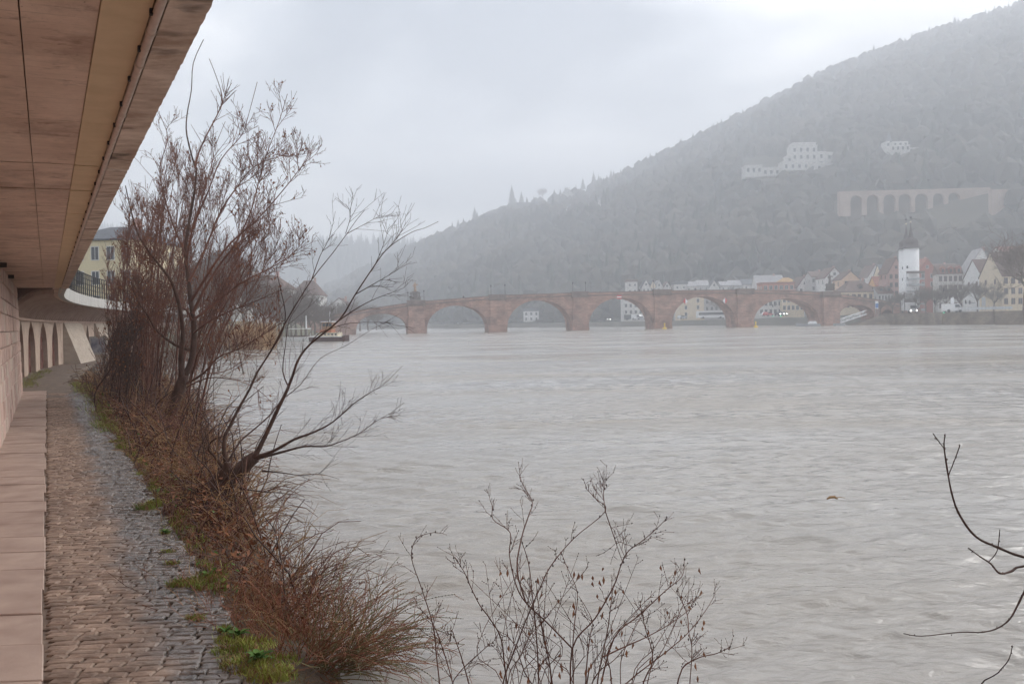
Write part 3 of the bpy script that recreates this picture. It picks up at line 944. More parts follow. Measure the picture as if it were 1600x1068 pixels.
# hills, from their skyline
def hill(name, us, vs_, dr_, df_, m, drop=14.0, zf=3.0, nt_=26, curve=1.25, back=500, ubx=None):
    V = []; Fc = []; us2 = np.arange(us[0], us[-1] + 1, 12.0)
    grid = []
    for i, u in enumerate(us2):
        v = float(np.interp(u, us, vs_)); D = float(np.interp(u, us, dr_)); D0 = float(np.interp(u, us, df_))
        top = at(u, v, D); top.z -= drop
        foot = at(u, v, D0)
        for j in range(nt_ + 1):
            tt = j / nt_
            x = foot.x + (top.x - foot.x) * tt; y = D0 + (D - D0) * tt
            e_ = 1 - (1 - tt) ** curve
            z_ = zf + (top.z - zf) * e_
            if 0 < j < nt_:
                z_ += (3.5 * math.sin(x * 0.021 + y * 0.013) + 2.5 * math.sin(x * 0.05 - y * 0.03)) * min(1, 4 * tt * (1 - tt))
            V.append((x, y, z_))
        V.append((top.x * (1 + back / D), D + back, top.z * 0.35))
    k = nt_ + 2
    for i in range(len(us2) - 1):
        for j in range(k - 1):
            a = i * k + j
            Fc.append((a, a + k, a + k + 1, a + 1))
    me = bpy.data.meshes.new(name); me.from_pydata(V, [], Fc); me.materials.append(m)
    me.polygons.foreach_set("use_smooth", [True] * len(Fc)); me.update()
    o = link(name, me); o["kind"] = "structure"
    return np.array(V).reshape(len(us2), k, 3), us2
HU = [470, 530, 580, 620, 650, 700, 740, 800, 870, 930, 1000, 1080, 1150, 1250, 1330, 1400, 1500, 1600, 1750, 1950, 2400]
HV = [462, 436, 412, 393, 379, 358, 340, 318, 304, 288, 258, 218, 183, 132, 97, 72, 38, 8, 0, 40, 130]
HD = [1500, 1500, 1500, 1500, 1500, 1500, 1490, 1480, 1480, 1470, 1470, 1470, 1470, 1470, 1470, 1460, 1450, 1440, 1420, 1400, 1350]
HF = [800, 760, 730, 700, 680, 640, 610, 570, 545, 530, 510, 490, 475, 450, 440, 430, 420, 410, 400, 380, 340]
Hgrid, Hus = hill('wooded_hill', HU, HV, HD, HF, M['hill'], drop=15)
FU = [-300, 100, 300, 430, 470, 520, 570, 620, 660, 720, 900]
FV = [330, 350, 362, 376, 372, 372, 371, 376, 380, 392, 420]
Fgrid, Fus = hill('far_ridge', FU, FV, [2000] * 11, [1450] * 11, M['hill'], drop=12, zf=2.0, nt_=14, curve=1.3, back=300)

def hill_D(u, v):
    """distance at which the hillside shows at photo position (u, v)"""
    i = int(round((u - Hus[0]) / 12.0)); i = max(0, min(len(Hus) - 1, i))
    col = Hgrid[i][:-1]
    vv = [502.9 - 0.01745 * (u - 800) - F * (p[2] - CAMZ) / p[1] for p in col]
    for j in range(1, len(col)):
        if vv[j] <= v:
            f = (vv[j - 1] - v) / max(1e-6, vv[j - 1] - vv[j])
            return float(col[j - 1][1] + (col[j][1] - col[j - 1][1]) * f)
    return float(col[-1][1])
# woods on the hills: one mass of trees
def crown_template(kind, r):
    mb = MB()
    if kind == 'fir':
        for (z0, z1, rr) in ((0.12, 0.55, 0.27), (0.38, 0.8, 0.20), (0.62, 1.0, 0.12)):
            k = len(mb.v); n_ = 6
            for j in range(n_):
                a = 6.283 * j / n_ + r.uniform(-0.2, 0.2)
                mb.v.append((rr * math.cos(a) * r.uniform(0.75, 1.2), rr * math.sin(a) * r.uniform(0.75, 1.2), z0 + r.uniform(-0.04, 0.04)))
            mb.v.append((0, 0, z1))
            for j in range(n_): mb.f.append((k + j, k + (j + 1) % n_, k + n_))
    else:
        import bmesh
        bm = bmesh.new(); bmesh.ops.create_icosphere(bm, subdivisions=1, radius=0.5)
        bm.verts.ensure_lookup_table()
        for v in bm.verts:
            s_ = r.uniform(0.7, 1.2)
            mb.v.append((v.co.x * s_ * 0.85, v.co.y * s_ * 0.85, 0.52 + v.co.z * s_ * 0.95))
        for f in bm.faces: mb.f.append(tuple(v.index for v in f.verts))
        bm.free()
    return np.array(mb.v), np.array(mb.f)
def scatter(name, grid, n, m, kind, hmin, hmax, seed, keep=lambda p, i, j: True, label=None, cat=None, jpow=1.0):
    r = random.Random(seed)
    temps = [crown_template(kind, r) for _ in range(5)]
    Vs = []; Fs = []; off = 0
    nu, nj, _ = grid.shape; nj -= 1
    c = 0
    while c < n:
        i = r.uniform(0, nu - 1.001); j = (r.random() ** jpow) * (nj - 1.001)
        i0, j0 = int(i), int(j); fi, fj = i - i0, j - j0
        p = (grid[i0, j0] * (1 - fi) * (1 - fj) + grid[i0 + 1, j0] * fi * (1 - fj) + grid[i0, j0 + 1] * (1 - fi) * fj + grid[i0 + 1, j0 + 1] * fi * fj)
        c += 1
        if not keep(p, i, j / nj): continue
        tv, tf = r.choice(temps)
        h = r.uniform(hmin, hmax); w = h * r.uniform(0.8, 1.15) * (0.75 if kind == 'fir' else 1)
        a = r.uniform(0, 6.28); ca, sa = math.cos(a), math.sin(a)
        x = (tv[:, 0] * ca - tv[:, 1] * sa) * w + p[0]; y = (tv[:, 0] * sa + tv[:, 1] * ca) * w + p[1]
        Vs.append(np.stack([x, y, tv[:, 2] * h + p[2] - 0.1 * h], 1)); Fs.append(tf + off); off += len(tv)
    me = np_mesh(name, np.concatenate(Vs), np.concatenate(Fs), m, False)
    o = link(name, me); props(o, label, cat, kind='stuff')
    return o
def uv_of(p):
    return 800 + F * p[0] / p[1], 502.9 - 0.01745 * (F * p[0] / p[1]) - F * (p[2] - CAMZ) / p[1]
def keep_hill(p, i, j):
    u, v = uv_of(p)
    if 1305 < u < 1560 and 300 < v < 368: return False
    if 1430 < u and 322 < v < 380: return random.random() < 0.55     # thinner below the arches
    if 1160 < u < 1312 and 248 < v < 297: return False
    if 1380 < u < 1446 and 232 < v < 266: return False
    if 805 < u < 930 and 300 < v < 345: return random.random() < 0.4
    return u > 440
scatter('bare_wood', Hgrid, 9500, M['wood_bare'], 'round', 7, 19, 3, keep_hill, 'bare brown winter wood covering the hazy hillside', 'wood')
scatter('fir_wood', Hgrid, 2600, M['wood_fir'], 'fir', 12, 24, 4, lambda p, i, j: keep_hill(p, i, j) and (math.sin(p[0] * 0.012) + math.sin(p[1] * 0.02 + 1) > 0.1 or j > 0.9), 'dark fir wood in patches on the hazy hillside', 'wood')
scatter('ridge_wood', Fgrid, 1700, M['wood_fir'], 'fir', 20, 32, 5, lambda p, i, j: True, 'far blue wooded ridge closing the valley', 'wood', jpow=0.5)

# single trees standing out along the skyline
def fir_parts(h, seed):
    r = random.Random(seed)
    tr = MB().tube([Vector((0, 0, -1)), Vector((0, 0, h * 0.55))], [h * 0.022, h * 0.012], 6)
    cr = MB(); nl = 11
    for i in range(nl):
        z_ = h * (0.10 + 0.80 * i / nl); rr = h * 0.27 * (1 - i / nl) ** 0.85 + 0.15
        nb = 9
        for j in range(nb):
            a = 6.283 * (j + r.uniform(-0.3, 0.3)) / nb; L_ = rr * r.uniform(0.6, 1.2)
            d_ = Vector((math.cos(a), math.sin(a), 0)); s_ = Vector((-math.sin(a), math.cos(a), 0))
            p0 = Vector((0, 0, z_ + h * 0.09)); tip = d_ * L_ + Vector((0, 0, z_ - L_ * 0.25))
            wv = s_ * L_ * 0.36; mid = d_ * L_ * 0.55 + Vector((0, 0, z_ + h * 0.025))
            cr.add([p0, mid + wv, tip, mid - wv, mid + Vector((0, 0, -h * 0.03))], [(0, 1, 2), (0, 2, 3), (0, 4, 1), (0, 3, 4), (1, 4, 2), (4, 3, 2)])
    cr.lathe([(h * 0.02, h * 0.8), (h * 0.004, h * 1.0)], seg=5)
    return tr, cr
def bare_tree_parts(h, seed, spread=0.55, nl=9, tw=0.02):
    """local bare tree: trunk with limbs, crown of twigs"""
    r = random.Random(seed)
    tr = MB(); cr = MB()
    th = h * 0.34
    tp = [Vector((0, 0, -0.3)), Vector((r.uniform(-.02, .02) * h, 0, th * 0.5)), Vector((r.uniform(-.03, .03) * h, r.uniform(-.03, .03) * h, th))]
    tr.tube(tp, [h * 0.024, h * 0.018, h * 0.014], 7)
    def br(p, d, L_, rad, lvl):
        pts = [p]; q = p.copy(); dd = d.copy()
        for _ in range(3):
            dd = (dd + Vector((r.gauss(0, .16), r.gauss(0, .16), r.gauss(0.10, .1)))).normalized()
            q = q + dd * (L_ / 3); pts.append(q.copy())
        (tr if lvl == 0 else cr).tube(pts, taper(4, rad, rad * 0.45), 5 if lvl == 0 else 3, cap=False)
        if lvl < 3:
            for k in range((6, 5, 4)[lvl]):
                t_ = r.uniform(0.25, 1.0); i_ = min(int(t_ * 3), 2)
                p2 = pts[i_].lerp(pts[i_ + 1], t_ * 3 - i_)
                ax = Vector((r.gauss(0, 1), r.gauss(0, 1), r.gauss(0.25, .7))).normalized()
                d2 = (dd * 0.65 + ax * 0.75).normalized()
                br(p2, d2, L_ * r.uniform(0.45, 0.7), max(rad * 0.5, tw * 0.5), lvl + 1)
    for k in range(nl):
        a = 6.283 * (k + r.uniform(-.3, .3)) / nl
        d = Vector((math.cos(a) * spread, math.sin(a) * spread, r.uniform(0.45, 1.1))).normalized()
        br(tp[1].lerp(tp[2], r.uniform(0.4, 1.0)), d, h * r.uniform(0.3, 0.42), h * 0.009, 0)
    return tr, cr
ridge = [(742, 350, 20, 'fir', 'lone fir with a broken tip on the lower skyline'), (716, 361, 14, 'fir', 'small fir left of the lone fir on the skyline'),
         (800, 322, 24, 'fir', 'broad dark fir in front of the pale skyline villa'), (848, 312, 15, 'bare', 'round bare tree beside the skyline villa'),
         (815, 322, 17, 'fir', 'slim fir just right of the broad dark fir'), (911, 297, 14, 'fir', 'pointed fir behind the gabled skyline house'),
         (928, 304, 26, 'fir', 'tall dense fir right of the gabled skyline house'), (936, 303, 22, 'fir', 'second dense fir right of the gabled skyline house'),
         (955, 290, 18, 'fir', 'fir at the foot of the rising skyline')]
for k, (u, v, h, kd, lab) in enumerate(ridge):
    D = float(np.interp(u, HU, HD)) - 6
    p = at(u, v, D); h *= 1.35
    e_ = empty('fir_tree' if kd == 'fir' else 'bare_tree', p, lab, 'tree', random.uniform(0, 6))
    tr, cr = fir_parts(h, 40 + k) if kd == 'fir' else bare_tree_parts(h, 40 + k, 0.8, 11, 0.12)
    tr.build('trunk', M['bark'], e_, local=True); cr.build('crown', M['wood_fir'] if kd == 'fir' else M['bark'], e_, local=True)

# ------------------------------------------------------------------ buildings
def paint(n, c): return mat('render_' + n, c, tuple(min(1, x * 1.09) for x in c), scale=0.5, rough=0.85)
M['bankstone'] = mat('grey_bank_stone', (0.2, 0.19, 0.17), (0.28, 0.26, 0.23), scale=0.3, rough=0.9)
PW = {'hotel': paint('hotel', (0.5, 0.49, 0.46)), 'white': paint('white', (0.66, 0.65, 0.63)), 'cream': paint('cream', (0.62, 0.52, 0.38)), 'peach': paint('peach', (0.66, 0.47, 0.33)), 'grey': paint('grey', (0.42, 0.41, 0.40)),
      'red': paint('red', (0.34, 0.14, 0.115)), 'rose': paint('rose', (0.40, 0.25, 0.22)), 'yellow': paint('yellow', (0.62, 0.54, 0.36)), 'pale': paint('pale', (0.55, 0.53, 0.5)),
      'brick': paint('brick', (0.42, 0.19, 0.13)), 'orange': paint('orange', (0.6, 0.38, 0.18))}
def tile(n, c): return mat('tiles_' + n, c, tuple(x * 1.35 for x in c), scale=1.2, rough=0.9)
RF = {'brown': tile('brown', (0.13, 0.085, 0.07)), 'red': tile('red', (0.26, 0.11, 0.08)), 'slate': tile('slate', (0.11, 0.115, 0.125)), 'dark': tile('dark', (0.085, 0.07, 0.065)),
      'pale': tile('pale', (0.33, 0.32, 0.32)), 'gold': tile('gold', (0.40, 0.25, 0.11))}
M['glass'] = mat('window_glass', (0.06, 0.065, 0.07), rough=0.15, spec=0.6)
M['frame'] = mat('window_frame', (0.62, 0.61, 0.59), rough=0.6)
M['shutter'] = mat('stone_frame', (0.36, 0.24, 0.2), rough=0.85)
_win = {}
def window(parent, x, z, w, h, y, frame='frame', side=None):
    """window on the front wall (facing -y of the house); side = +x / -x wall"""
    key = (round(w, 2), round(h, 2), frame)
    if key not in _win:
        fr = MB(); t_ = 0.09
        for (x0, x1, z0, z1) in ((-w / 2 - t_, -w / 2, -h / 2 - t_, h / 2 + t_), (w / 2, w / 2 + t_, -h / 2 - t_, h / 2 + t_), (-w / 2, w / 2, -h / 2 - t_, -h / 2), (-w / 2, w / 2, h / 2, h / 2 + t_)):
            fr.bx(x0, x1, -0.08, 0.02, z0, z1)
        fr.bx(-0.03, 0.03, -0.05, 0.0, -h / 2, h / 2)
        gl = MB().bx(-w / 2, w / 2, -0.02, 0.02, -h / 2, h / 2)
        _win[key] = (fr.mesh('window', M[frame]), gl.mesh('pane', M['glass']))
    a, g_ = _win[key]
    o = link('window', a, parent, True)
    if side is None:
        o.location = (x, y, z)
    else:
        o.location = (y, x, z); o.rotation_euler = (0, 0, R(90) if side > 0 else R(-90))
    gp = link('pane', g_, o, True); gp.location = (0, 0, 0)
    return o
def house(label, u0, u1, D, v_eave, v_ridge, wall, roof, style='gable', depth=11.0, zb=3.0, rows=2, cols=3, rz=0.0, frame='frame', name='town_house', win=(0.95, 1.5), cat='house',
          group=None, dormers=0, chimney=True, zlow=None, overhang=0.35, vbase=None):
    pl, pr = at(u0, v_eave, D), at(u1, v_eave, D)
    W = (pr.x - pl.x); cx_ = (pl.x + pr.x) / 2
    ze = (pl.z + pr.z) / 2; zr_ = zat((u0 + u1) / 2, v_ridge, D)
    if vbase is not None: zb = zat((u0 + u1) / 2, vbase, D)
    e_ = empty(name, (cx_, D, zb), label, cat, rz, group)
    H = ze - zb; Hr = max(zr_ - zb, H + 0.3)
    wb = MB(); rb = MB()
    if style == 'gable':            # gable end faces the viewer
        wb.extrude_y([(-W / 2, -0.4), (W / 2, -0.4), (W / 2, H), (0, Hr), (-W / 2, H)], 0, depth)
        sl = (Hr - H) / (W / 2); o_ = overhang
        for sg in (-1, 1):
            pts = [(0, Hr + 0.02), (sg * (W / 2 + o_), H - sl * o_ + 0.02), (sg * (W / 2 + o_), H - sl * o_ + 0.27), (0, Hr + 0.29)]
            if sg > 0: pts = pts[::-1]
            rb.extrude_y(pts, -o_, depth + o_)
    elif style == 'eave':           # ridge runs across the view
        wb.extrude_x([(0, -0.4), (depth, -0.4), (depth, H), (depth / 2, Hr), (0, H)], -W / 2, W / 2)
        sl = (Hr - H) / (depth / 2); o_ = overhang
        for sg in (0, 1):
            if sg == 0: pts = [(-o_, H - sl * o_ + 0.02), (depth / 2, Hr + 0.02), (depth / 2, Hr + 0.29), (-o_, H - sl * o_ + 0.27)]
            else: pts = [(depth / 2, Hr + 0.02), (depth + o_, H - sl * o_ + 0.02), (depth + o_, H - sl * o_ + 0.27), (depth / 2, Hr + 0.29)]
            rb.extrude_x(pts, -W / 2 - 0.2, W / 2 + 0.2)
    elif style == 'hip':
        wb.bx(-W / 2, W / 2, 0, depth, -0.4, H)
        o_ = overhang; ins = min(W * 0.32, depth / 2)
        a = [(-W / 2 - o_, -o_, H + 0.02), (W / 2 + o_, -o_, H + 0.02), (W / 2 + o_, depth + o_, H + 0.02), (-W / 2 - o_, depth + o_, H + 0.02)]
        a2 = [(x, y, H + 0.2) for x, y, _ in a]
        r_ = [(-W / 2 + ins, depth / 2, Hr), (W / 2 - ins, depth / 2, Hr)]
        rb.add(a + a2 + r_, [(3, 2, 1, 0), (0, 1, 5, 4), (1, 2, 6, 5), (2, 3, 7, 6), (3, 0, 4, 7), (4, 5, 9, 8), (6, 7, 8, 9), (5, 6, 9), (7, 4, 8)])
    else:                           # flat
        wb.bx(-W / 2, W / 2, 0, depth, -0.4, H)
        rb.bx(-W / 2 - 0.25, W / 2 + 0.25, -0.25, depth + 0.25, H + 0.003, Hr)
    wb.build('wall', PW[wall], e_, local=True)
    ro = rb.build('roof', RF[roof], e_, local=True)
    if chimney:
        c = MB().bx(W * 0.18, W * 0.18 + 0.7, depth * 0.45, depth * 0.45 + 0.7, Hr - 1.0, Hr + 0.9); c.build('chimney', PW['rose'], ro, local=True)
    ww, wh = win
    for r_ in range(rows):
        z_ = H - 1.5 - r_ * 2.9
        if z_ < 1.0: break
        for c in range(cols):
            window(e_, -W / 2 + W * (c + 0.5) / cols, z_, min(ww, W / cols * 0.55), wh, -0.0, frame)
    if style == 'gable' and Hr - H > 3.0:
        window(e_, 0, H + (Hr - H) * 0.35, 0.8, 1.0, 0.0, frame)
    if depth > 6:
        for sg in (-1, 1):
            for c in range(2):
                if H > 3.5: window(e_, depth * (0.3 + 0.4 * c), H - 1.6, 0.9, 1.4, sg * W / 2, frame, side=sg)
    for k in range(dormers):
        x = -W / 2 + W * (k + 0.5) / dormers; zd = H + (Hr - H) * 0.25
        y0 = depth / 2 * (zd - H) / (Hr - H) if style != 'gable' else 0
        d_ = MB().bx(x - 0.7, x + 0.7, y0 - 0.4, y0 + 2.2, zd, zd + 1.35)
        d_.extrude_y([(x - 0.9, zd + 1.36), (x + 0.9, zd + 1.36), (x, zd + 2.0)], y0 - 0.6, y0 + 3.0)
        dd = d_.build('dormer', RF[roof], e_, local=True)
        MB().bx(x - 0.45, x + 0.45, y0 - 0.43, y0 - 0.38, zd + 0.25, zd + 1.15).build('pane', M['glass'], dd, local=True)
    return e_

house('pale church-like house with white gable above the bridge parapet', 1182, 1226, 430, 446, 430, 'pale', 'pale', 'eave', 9)
house('red brick flat-roofed house with white windows behind the bridge', 1192, 1241, 385, 443, 440.5, 'brick', 'red', 'flat', 9, rows=1, cols=6, win=(1.6, 1.5), chimney=False)
house('house with a golden hipped roof behind the brick house', 1219, 1245, 405, 442, 433, 'brick', 'gold', 'hip', 8, chimney=False)
house('white gabled house with a long sloping roof beyond the bridge', 1246, 1269, 390, 448, 432, 'white', 'brown', 'gable', 12, rows=1, cols=2)
house('narrow grey house with rows of windows behind the bridge', 1268, 1292, 378, 432, 424, 'grey', 'brown', 'eave', 9, rows=3, cols=4)
house('white steep-gabled house behind the bridge statue', 1290, 1318, 366, 433, 418, 'white', 'brown', 'gable', 12, rows=1, cols=2)
house('peach coloured gabled house right of the bridge statue', 1315, 1343, 356, 436, 424, 'peach', 'brown', 'gable', 12, rows=1, cols=2, frame='shutter')
house('cream house with big brown hipped roof beside the bridge end', 1320, 1374, 342, 456, 437, 'cream', 'brown', 'hip', 13, rows=2, cols=6, dormers=1, frame='shutter')
house('white gabled house above the roofs left of the gate tower', 1356, 1380, 400, 432, 414, 'white', 'brown', 'gable', 12, rows=2, cols=2)
house('cream house with gabled roof next to the gate tower', 1378, 1399, 388, 430, 413, 'cream', 'slate', 'eave', 9, rows=2, cols=3)
house('small orange house under a red roof left of the gate tower', 1369, 1388, 360, 446, 432, 'orange', 'red', 'eave', 8, rows=1, cols=2)
house('low grey house at the foot of the bridge ramp', 1372, 1396, 338, 458, 448, 'grey', 'brown', 'eave', 8, rows=2, cols=5, dormers=2)
house('dark red stepped house against the gate tower', 1388, 1413, 346, 425, 403, 'rose', 'brown', 'gable', 9, rows=4, cols=3, frame='shutter')
house('red house with white windows right of the gate tower', 1435, 1463, 348, 424, 404, 'red', 'red', 'gable', 11, rows=3, cols=2)
house('low row house with red roof behind the quay trees', 1460, 1482, 392, 436, 419, 'rose', 'red', 'eave', 10, rows=4, cols=4, dormers=1)
house('row house with dark red roof next to the white gable house', 1480, 1503, 380, 432, 416, 'red', 'red', 'eave', 10, rows=4, cols=4, dormers=2)
house('slate-roofed house peeping over the red row houses', 1445, 1500, 425, 424, 412, 'rose', 'brown', 'eave', 10, rows=1, cols=6)
hb = house('big white gabled house with dormers facing the quay', 1512, 1556, 318, 424, 388, 'white', 'pale', 'gable', 15, rows=4, cols=3, rz=R(-14), win=(1.1, 1.7), frame='shutter')
wing = MB().bx(-12.4, -4.6, 4, 14, -0.4, 12.9); wing.build('side_wing', PW['pale'], hb, local=True)
MB().extrude_x([(3.6, 12.91), (14.4, 12.91), (14.4, 13.1), (9, 16.2), (3.6, 13.1)], -12.6, -4.75).build('roof', RF['brown'], hb, local=True)
for k in range(3):
    d_ = MB().bx(-11.6 + k * 2.4, -10.2 + k * 2.4, 3.7, 7, 13.2, 14.8).extrude_y([(-11.85 + k * 2.4, 14.81), (-9.95 + k * 2.4, 14.81), (-10.9 + k * 2.4, 15.5)], 3.5, 7.5).build('dormer', RF['red'], hb, local=True)
    MB().bx(-11.3 + k * 2.4, -10.5 + k * 2.4, 3.67, 3.72, 13.4, 14.5).build('pane', M['glass'], d_, local=True)
for r_ in range(4):
    for c in range(5): window(hb, -11.6 + c * 1.5, 11.4 - r_ * 2.9, 0.8, 1.6, 4.0, 'shutter')
house('whitewashed house with steep brown roof among the quay trees', 1536, 1572, 296, 434, 404, 'white', 'brown', 'eave', 13, rows=3, cols=4, frame='shutter', win=(1.0, 1.5))
house('cream house with porch at the right edge of the quay', 1566, 1622, 284, 430, 392, 'cream', 'brown', 'eave', 14, rows=3, cols=5, frame='shutter', win=(1.0, 1.6))
house('red-roofed house rising behind the cream quay house', 1570, 1630, 345, 398, 384, 'white', 'red', 'eave', 12, rows=3, cols=5)
# row beyond the bridge
row = [(980, 996, 440, 436, 'pale', 'flat'), (1003, 1016, 448, 437, 'pale', 'gable'), (1016, 1025, 447, 438, 'cream', 'gable'), (1024, 1036, 449, 438, 'pale', 'gable'), (1036, 1049, 450, 440, 'pale', 'gable'),
       (1053, 1074, 444, 440, 'pale', 'flat'), (1072, 1090, 447, 440, 'pale', 'eave'), (1090, 1108, 446, 438, 'grey', 'eave'), (1108, 1124, 449, 438, 'pale', 'gable'), (1126, 1142, 446, 440, 'pale', 'eave'), (1140, 1160, 446, 438, 'grey', 'eave'), (1160, 1184, 444, 436, 'pale', 'eave')]
what = ['leftmost white block of the row above the bridge', 'steep white gable second in the row above the bridge', 'narrow cream gable in the row above the bridge', 'white gable fourth in the row above the bridge', 'pale gable fifth in the row above the bridge',
        'flat white block in the middle of the row above the bridge', 'pale house right of the flat white block above the bridge', 'grey-roofed house left of the big pale gable above the bridge', 'white gable beside the diamond sign above the bridge', 'small pale house over the fourth arch', 'grey house over the right half of the fourth arch', 'white long house left of the pale church-like house']
for (u0, u1, ve, vr, wl, stl), lab in zip(row, what):
    house(lab, u0, u1, 470, ve, vr, wl, random.choice(('brown', 'slate', 'pale')), stl, 9, zb=2.5, rows=5, cols=2, chimney=False, win=(0.7, 1.0))
house('tall pale apartment block seen through the third arch', 974, 1012, 452, 462, 458, 'pale', 'slate', 'flat', 12, zb=2.5, rows=4, cols=5)
house('beige apartment block with balconies seen through the fourth arch', 1062, 1100, 425, 464, 458, 'cream', 'slate', 'flat', 12, zb=2.5, rows=4, cols=2)
house('grey apartment block at the right of the fourth arch', 1094, 1130, 432, 466, 458, 'grey', 'slate', 'flat', 12, zb=2.5, rows=4, cols=5)
house('narrow old house seen through the fifth arch', 1186, 1222, 374, 468, 460, 'pale', 'brown', 'eave', 9, rows=3, cols=5)
house('cream house corner seen through the fifth arch', 1222, 1256, 371, 462, 455, 'cream', 'brown', 'eave', 9, rows=3, cols=5)
house('small white house with chimney seen through the second arch', 818, 842, 560, 486, 481, 'white', 'slate', 'flat', 8, zb=3, rows=2, cols=3)
house('white shop front seen through the second arch', 848, 868, 575, 482, 478, 'white', 'slate', 'flat', 8, zb=3, rows=2, cols=2)
house('low green-roofed hall seen through the second arch', 868, 900, 560, 489, 484, 'grey', 'gold', 'eave', 8, zb=2.5, rows=1, cols=3)
# left end
house('old house with mansard roof behind the left bank trees', 455, 500, 330, 462, 437, 'white', 'brown', 'hip', 12, zb=3, rows=3, cols=5, dormers=1)
house('pale house with slate roof low on the left bank', 448, 482, 290, 484, 470, 'cream', 'slate', 'hip', 10, zb=3, rows=1, cols=4)
house('small white house at the left end of the bridge', 515, 545, 360, 478, 466, 'white', 'brown', 'gable', 10, zb=3, rows=1, cols=3)
yh = house('yellow town house with slate roof above the left railing', 84, 212, 118, 376, 346, 'yellow', 'slate', 'hip', 14, zb=4.5, rows=4, cols=5, frame='frame', win=(0.85, 1.5), rz=R(-6))
house('grey-roofed pale house beyond the yellow town house', 300, 372, 165, 420, 388, 'pale', 'slate', 'hip', 12, zb=4.5, rows=3, cols=5)
house('white house half hidden behind the bare trees', 372, 446, 225, 452, 428, 'white', 'brown', 'hip', 12, zb=4.0, rows=2, cols=5)
# skyline villas
house('pale villa with balconies below the skyline trees', 808, 842, hill_D(825, 338), 328, 316, 'pale', 'slate', 'flat', 8, vbase=338, rows=2, cols=6, name='villa', cat='villa')
house('gabled house standing on the skyline', 876, 897, hill_D(886, 318), 304, 293, 'grey', 'dark', 'gable', 10, vbase=318, rows=1, cols=2, name='villa', cat='villa')
house('small white house under the gabled skyline house', 868, 882, hill_D(875, 330), 322, 318, 'white', 'slate', 'gable', 7, vbase=330, rows=1, cols=2, name='villa', cat='villa')
house('white cottage with a round front under the skyline firs', 886, 897, hill_D(891, 331), 323, 319, 'white', 'slate', 'hip', 7, vbase=331, rows=1, cols=2, name='villa', cat='villa')
house('pale villa among firs right of the skyline house', 930, 945, hill_D(937, 328), 312, 308, 'pale', 'slate', 'hip', 8, vbase=328, rows=2, cols=2, name='villa', cat='villa')

# big white hotel on the hill: stepped blocks in one building
D = hill_D(1250, 272)
def hillbox(e_, nm, u0, u1, v0, v1, D_, dep, m, dy=0.0):
    a = at(u0, v1, D_); b_ = at(u1, v0, D_)
    mb = MB().bx(a.x, b_.x, D_ + dy, D_ + dy + dep, a.z, b_.z)
    return mb.build(nm, m, e_), a, b_
hot = empty('hill_hotel', at(1258, 275, D), 'large white stepped hotel with flat roofs on the wooded hillside', 'hotel')
blocks = [(1237, 1277, 227, 268, 0), (1240, 1275, 223, 227.2, 0.6), (1277.3, 1291, 237, 268, 1), (1232, 1237, 243, 268, 1), (1221, 1262, 254, 268, -4), (1262.5, 1304, 256, 270, -3), (1166, 1192, 258, 276, 2), (1193, 1221, 261, 274, 3), (1291.5, 1306, 237, 264, 4)]
for (u0, u1, v0, v1, dy) in blocks:
    o, a, b_ = hillbox(hot, 'wing', u0, u1, v0, v1, D, 12, PW['hotel'], dy)
    W_, H_ = b_.x - a.x, b_.z - a.z
    MB().bx(a.x - 0.3, b_.x + 0.3, D + dy - 0.3, D + dy + 12.3, b_.z + 0.01, b_.z + 0.5).build('cornice', PW['pale'], hot)
    if H_ > 5:
        for r_ in range(max(1, int(H_ / 5.2))):
            for c in range(max(1, int(W_ / 3.8))):
                x = a.x + W_ * (c + 0.5) / max(1, int(W_ / 3.8)); z_ = b_.z - 3.0 - r_ * 5.0
                wn = window(hot, 0, 0, 1.7, 2.6, 0); wn.location = Vector((x, D + dy, z_)) - hot.location
base = MB()
a = at(1160, 300, D); b_ = at(1306, 268, D); base.bx(a.x, b_.x, D + 0.5, D + 20, a.z - 15, a.z + 1.0)
base.build('terrace_wall', PW['grey'], hot)
DV = hill_D(1410, 243)
cas = empty('hill_villa', at(1410, 243, DV), 'small white villa with corner spire high on the hill', 'villa')
for (u0, u1, v0, v1, dy) in [(1392, 1422, 226, 243, 0), (1396, 1420, 220, 226.2, 1), (1422.4, 1437, 229, 238, 2), (1386, 1391.6, 220, 238, 1)]:
    o, a, b_ = hillbox(cas, 'wing', u0, u1, v0, v1, DV, 10, PW['hotel'], dy)
    W_, H_ = b_.x - a.x, b_.z - a.z
    for c in range(max(1, int(W_ / 3))):
        wn = window(cas, 0, 0, 1.4, 2.2, 0); wn.location = Vector((a.x + W_ * (c + 0.5) / max(1, int(W_ / 3)), DV + dy, b_.z - 2.2)) - cas.location
p = at(1389, 220, DV + 6); MB().lathe([(1.9, 0), (0.1, 6.5)], tuple(p), 8).build('spire', RF['slate'], cas)
a = at(1385, 255, DV + 2); b_ = at(1438, 242, DV + 2); MB().bx(a.x, b_.x, DV + 2, DV + 14, a.z - 6, b_.z).build('terrace_wall', PW['grey'], cas)

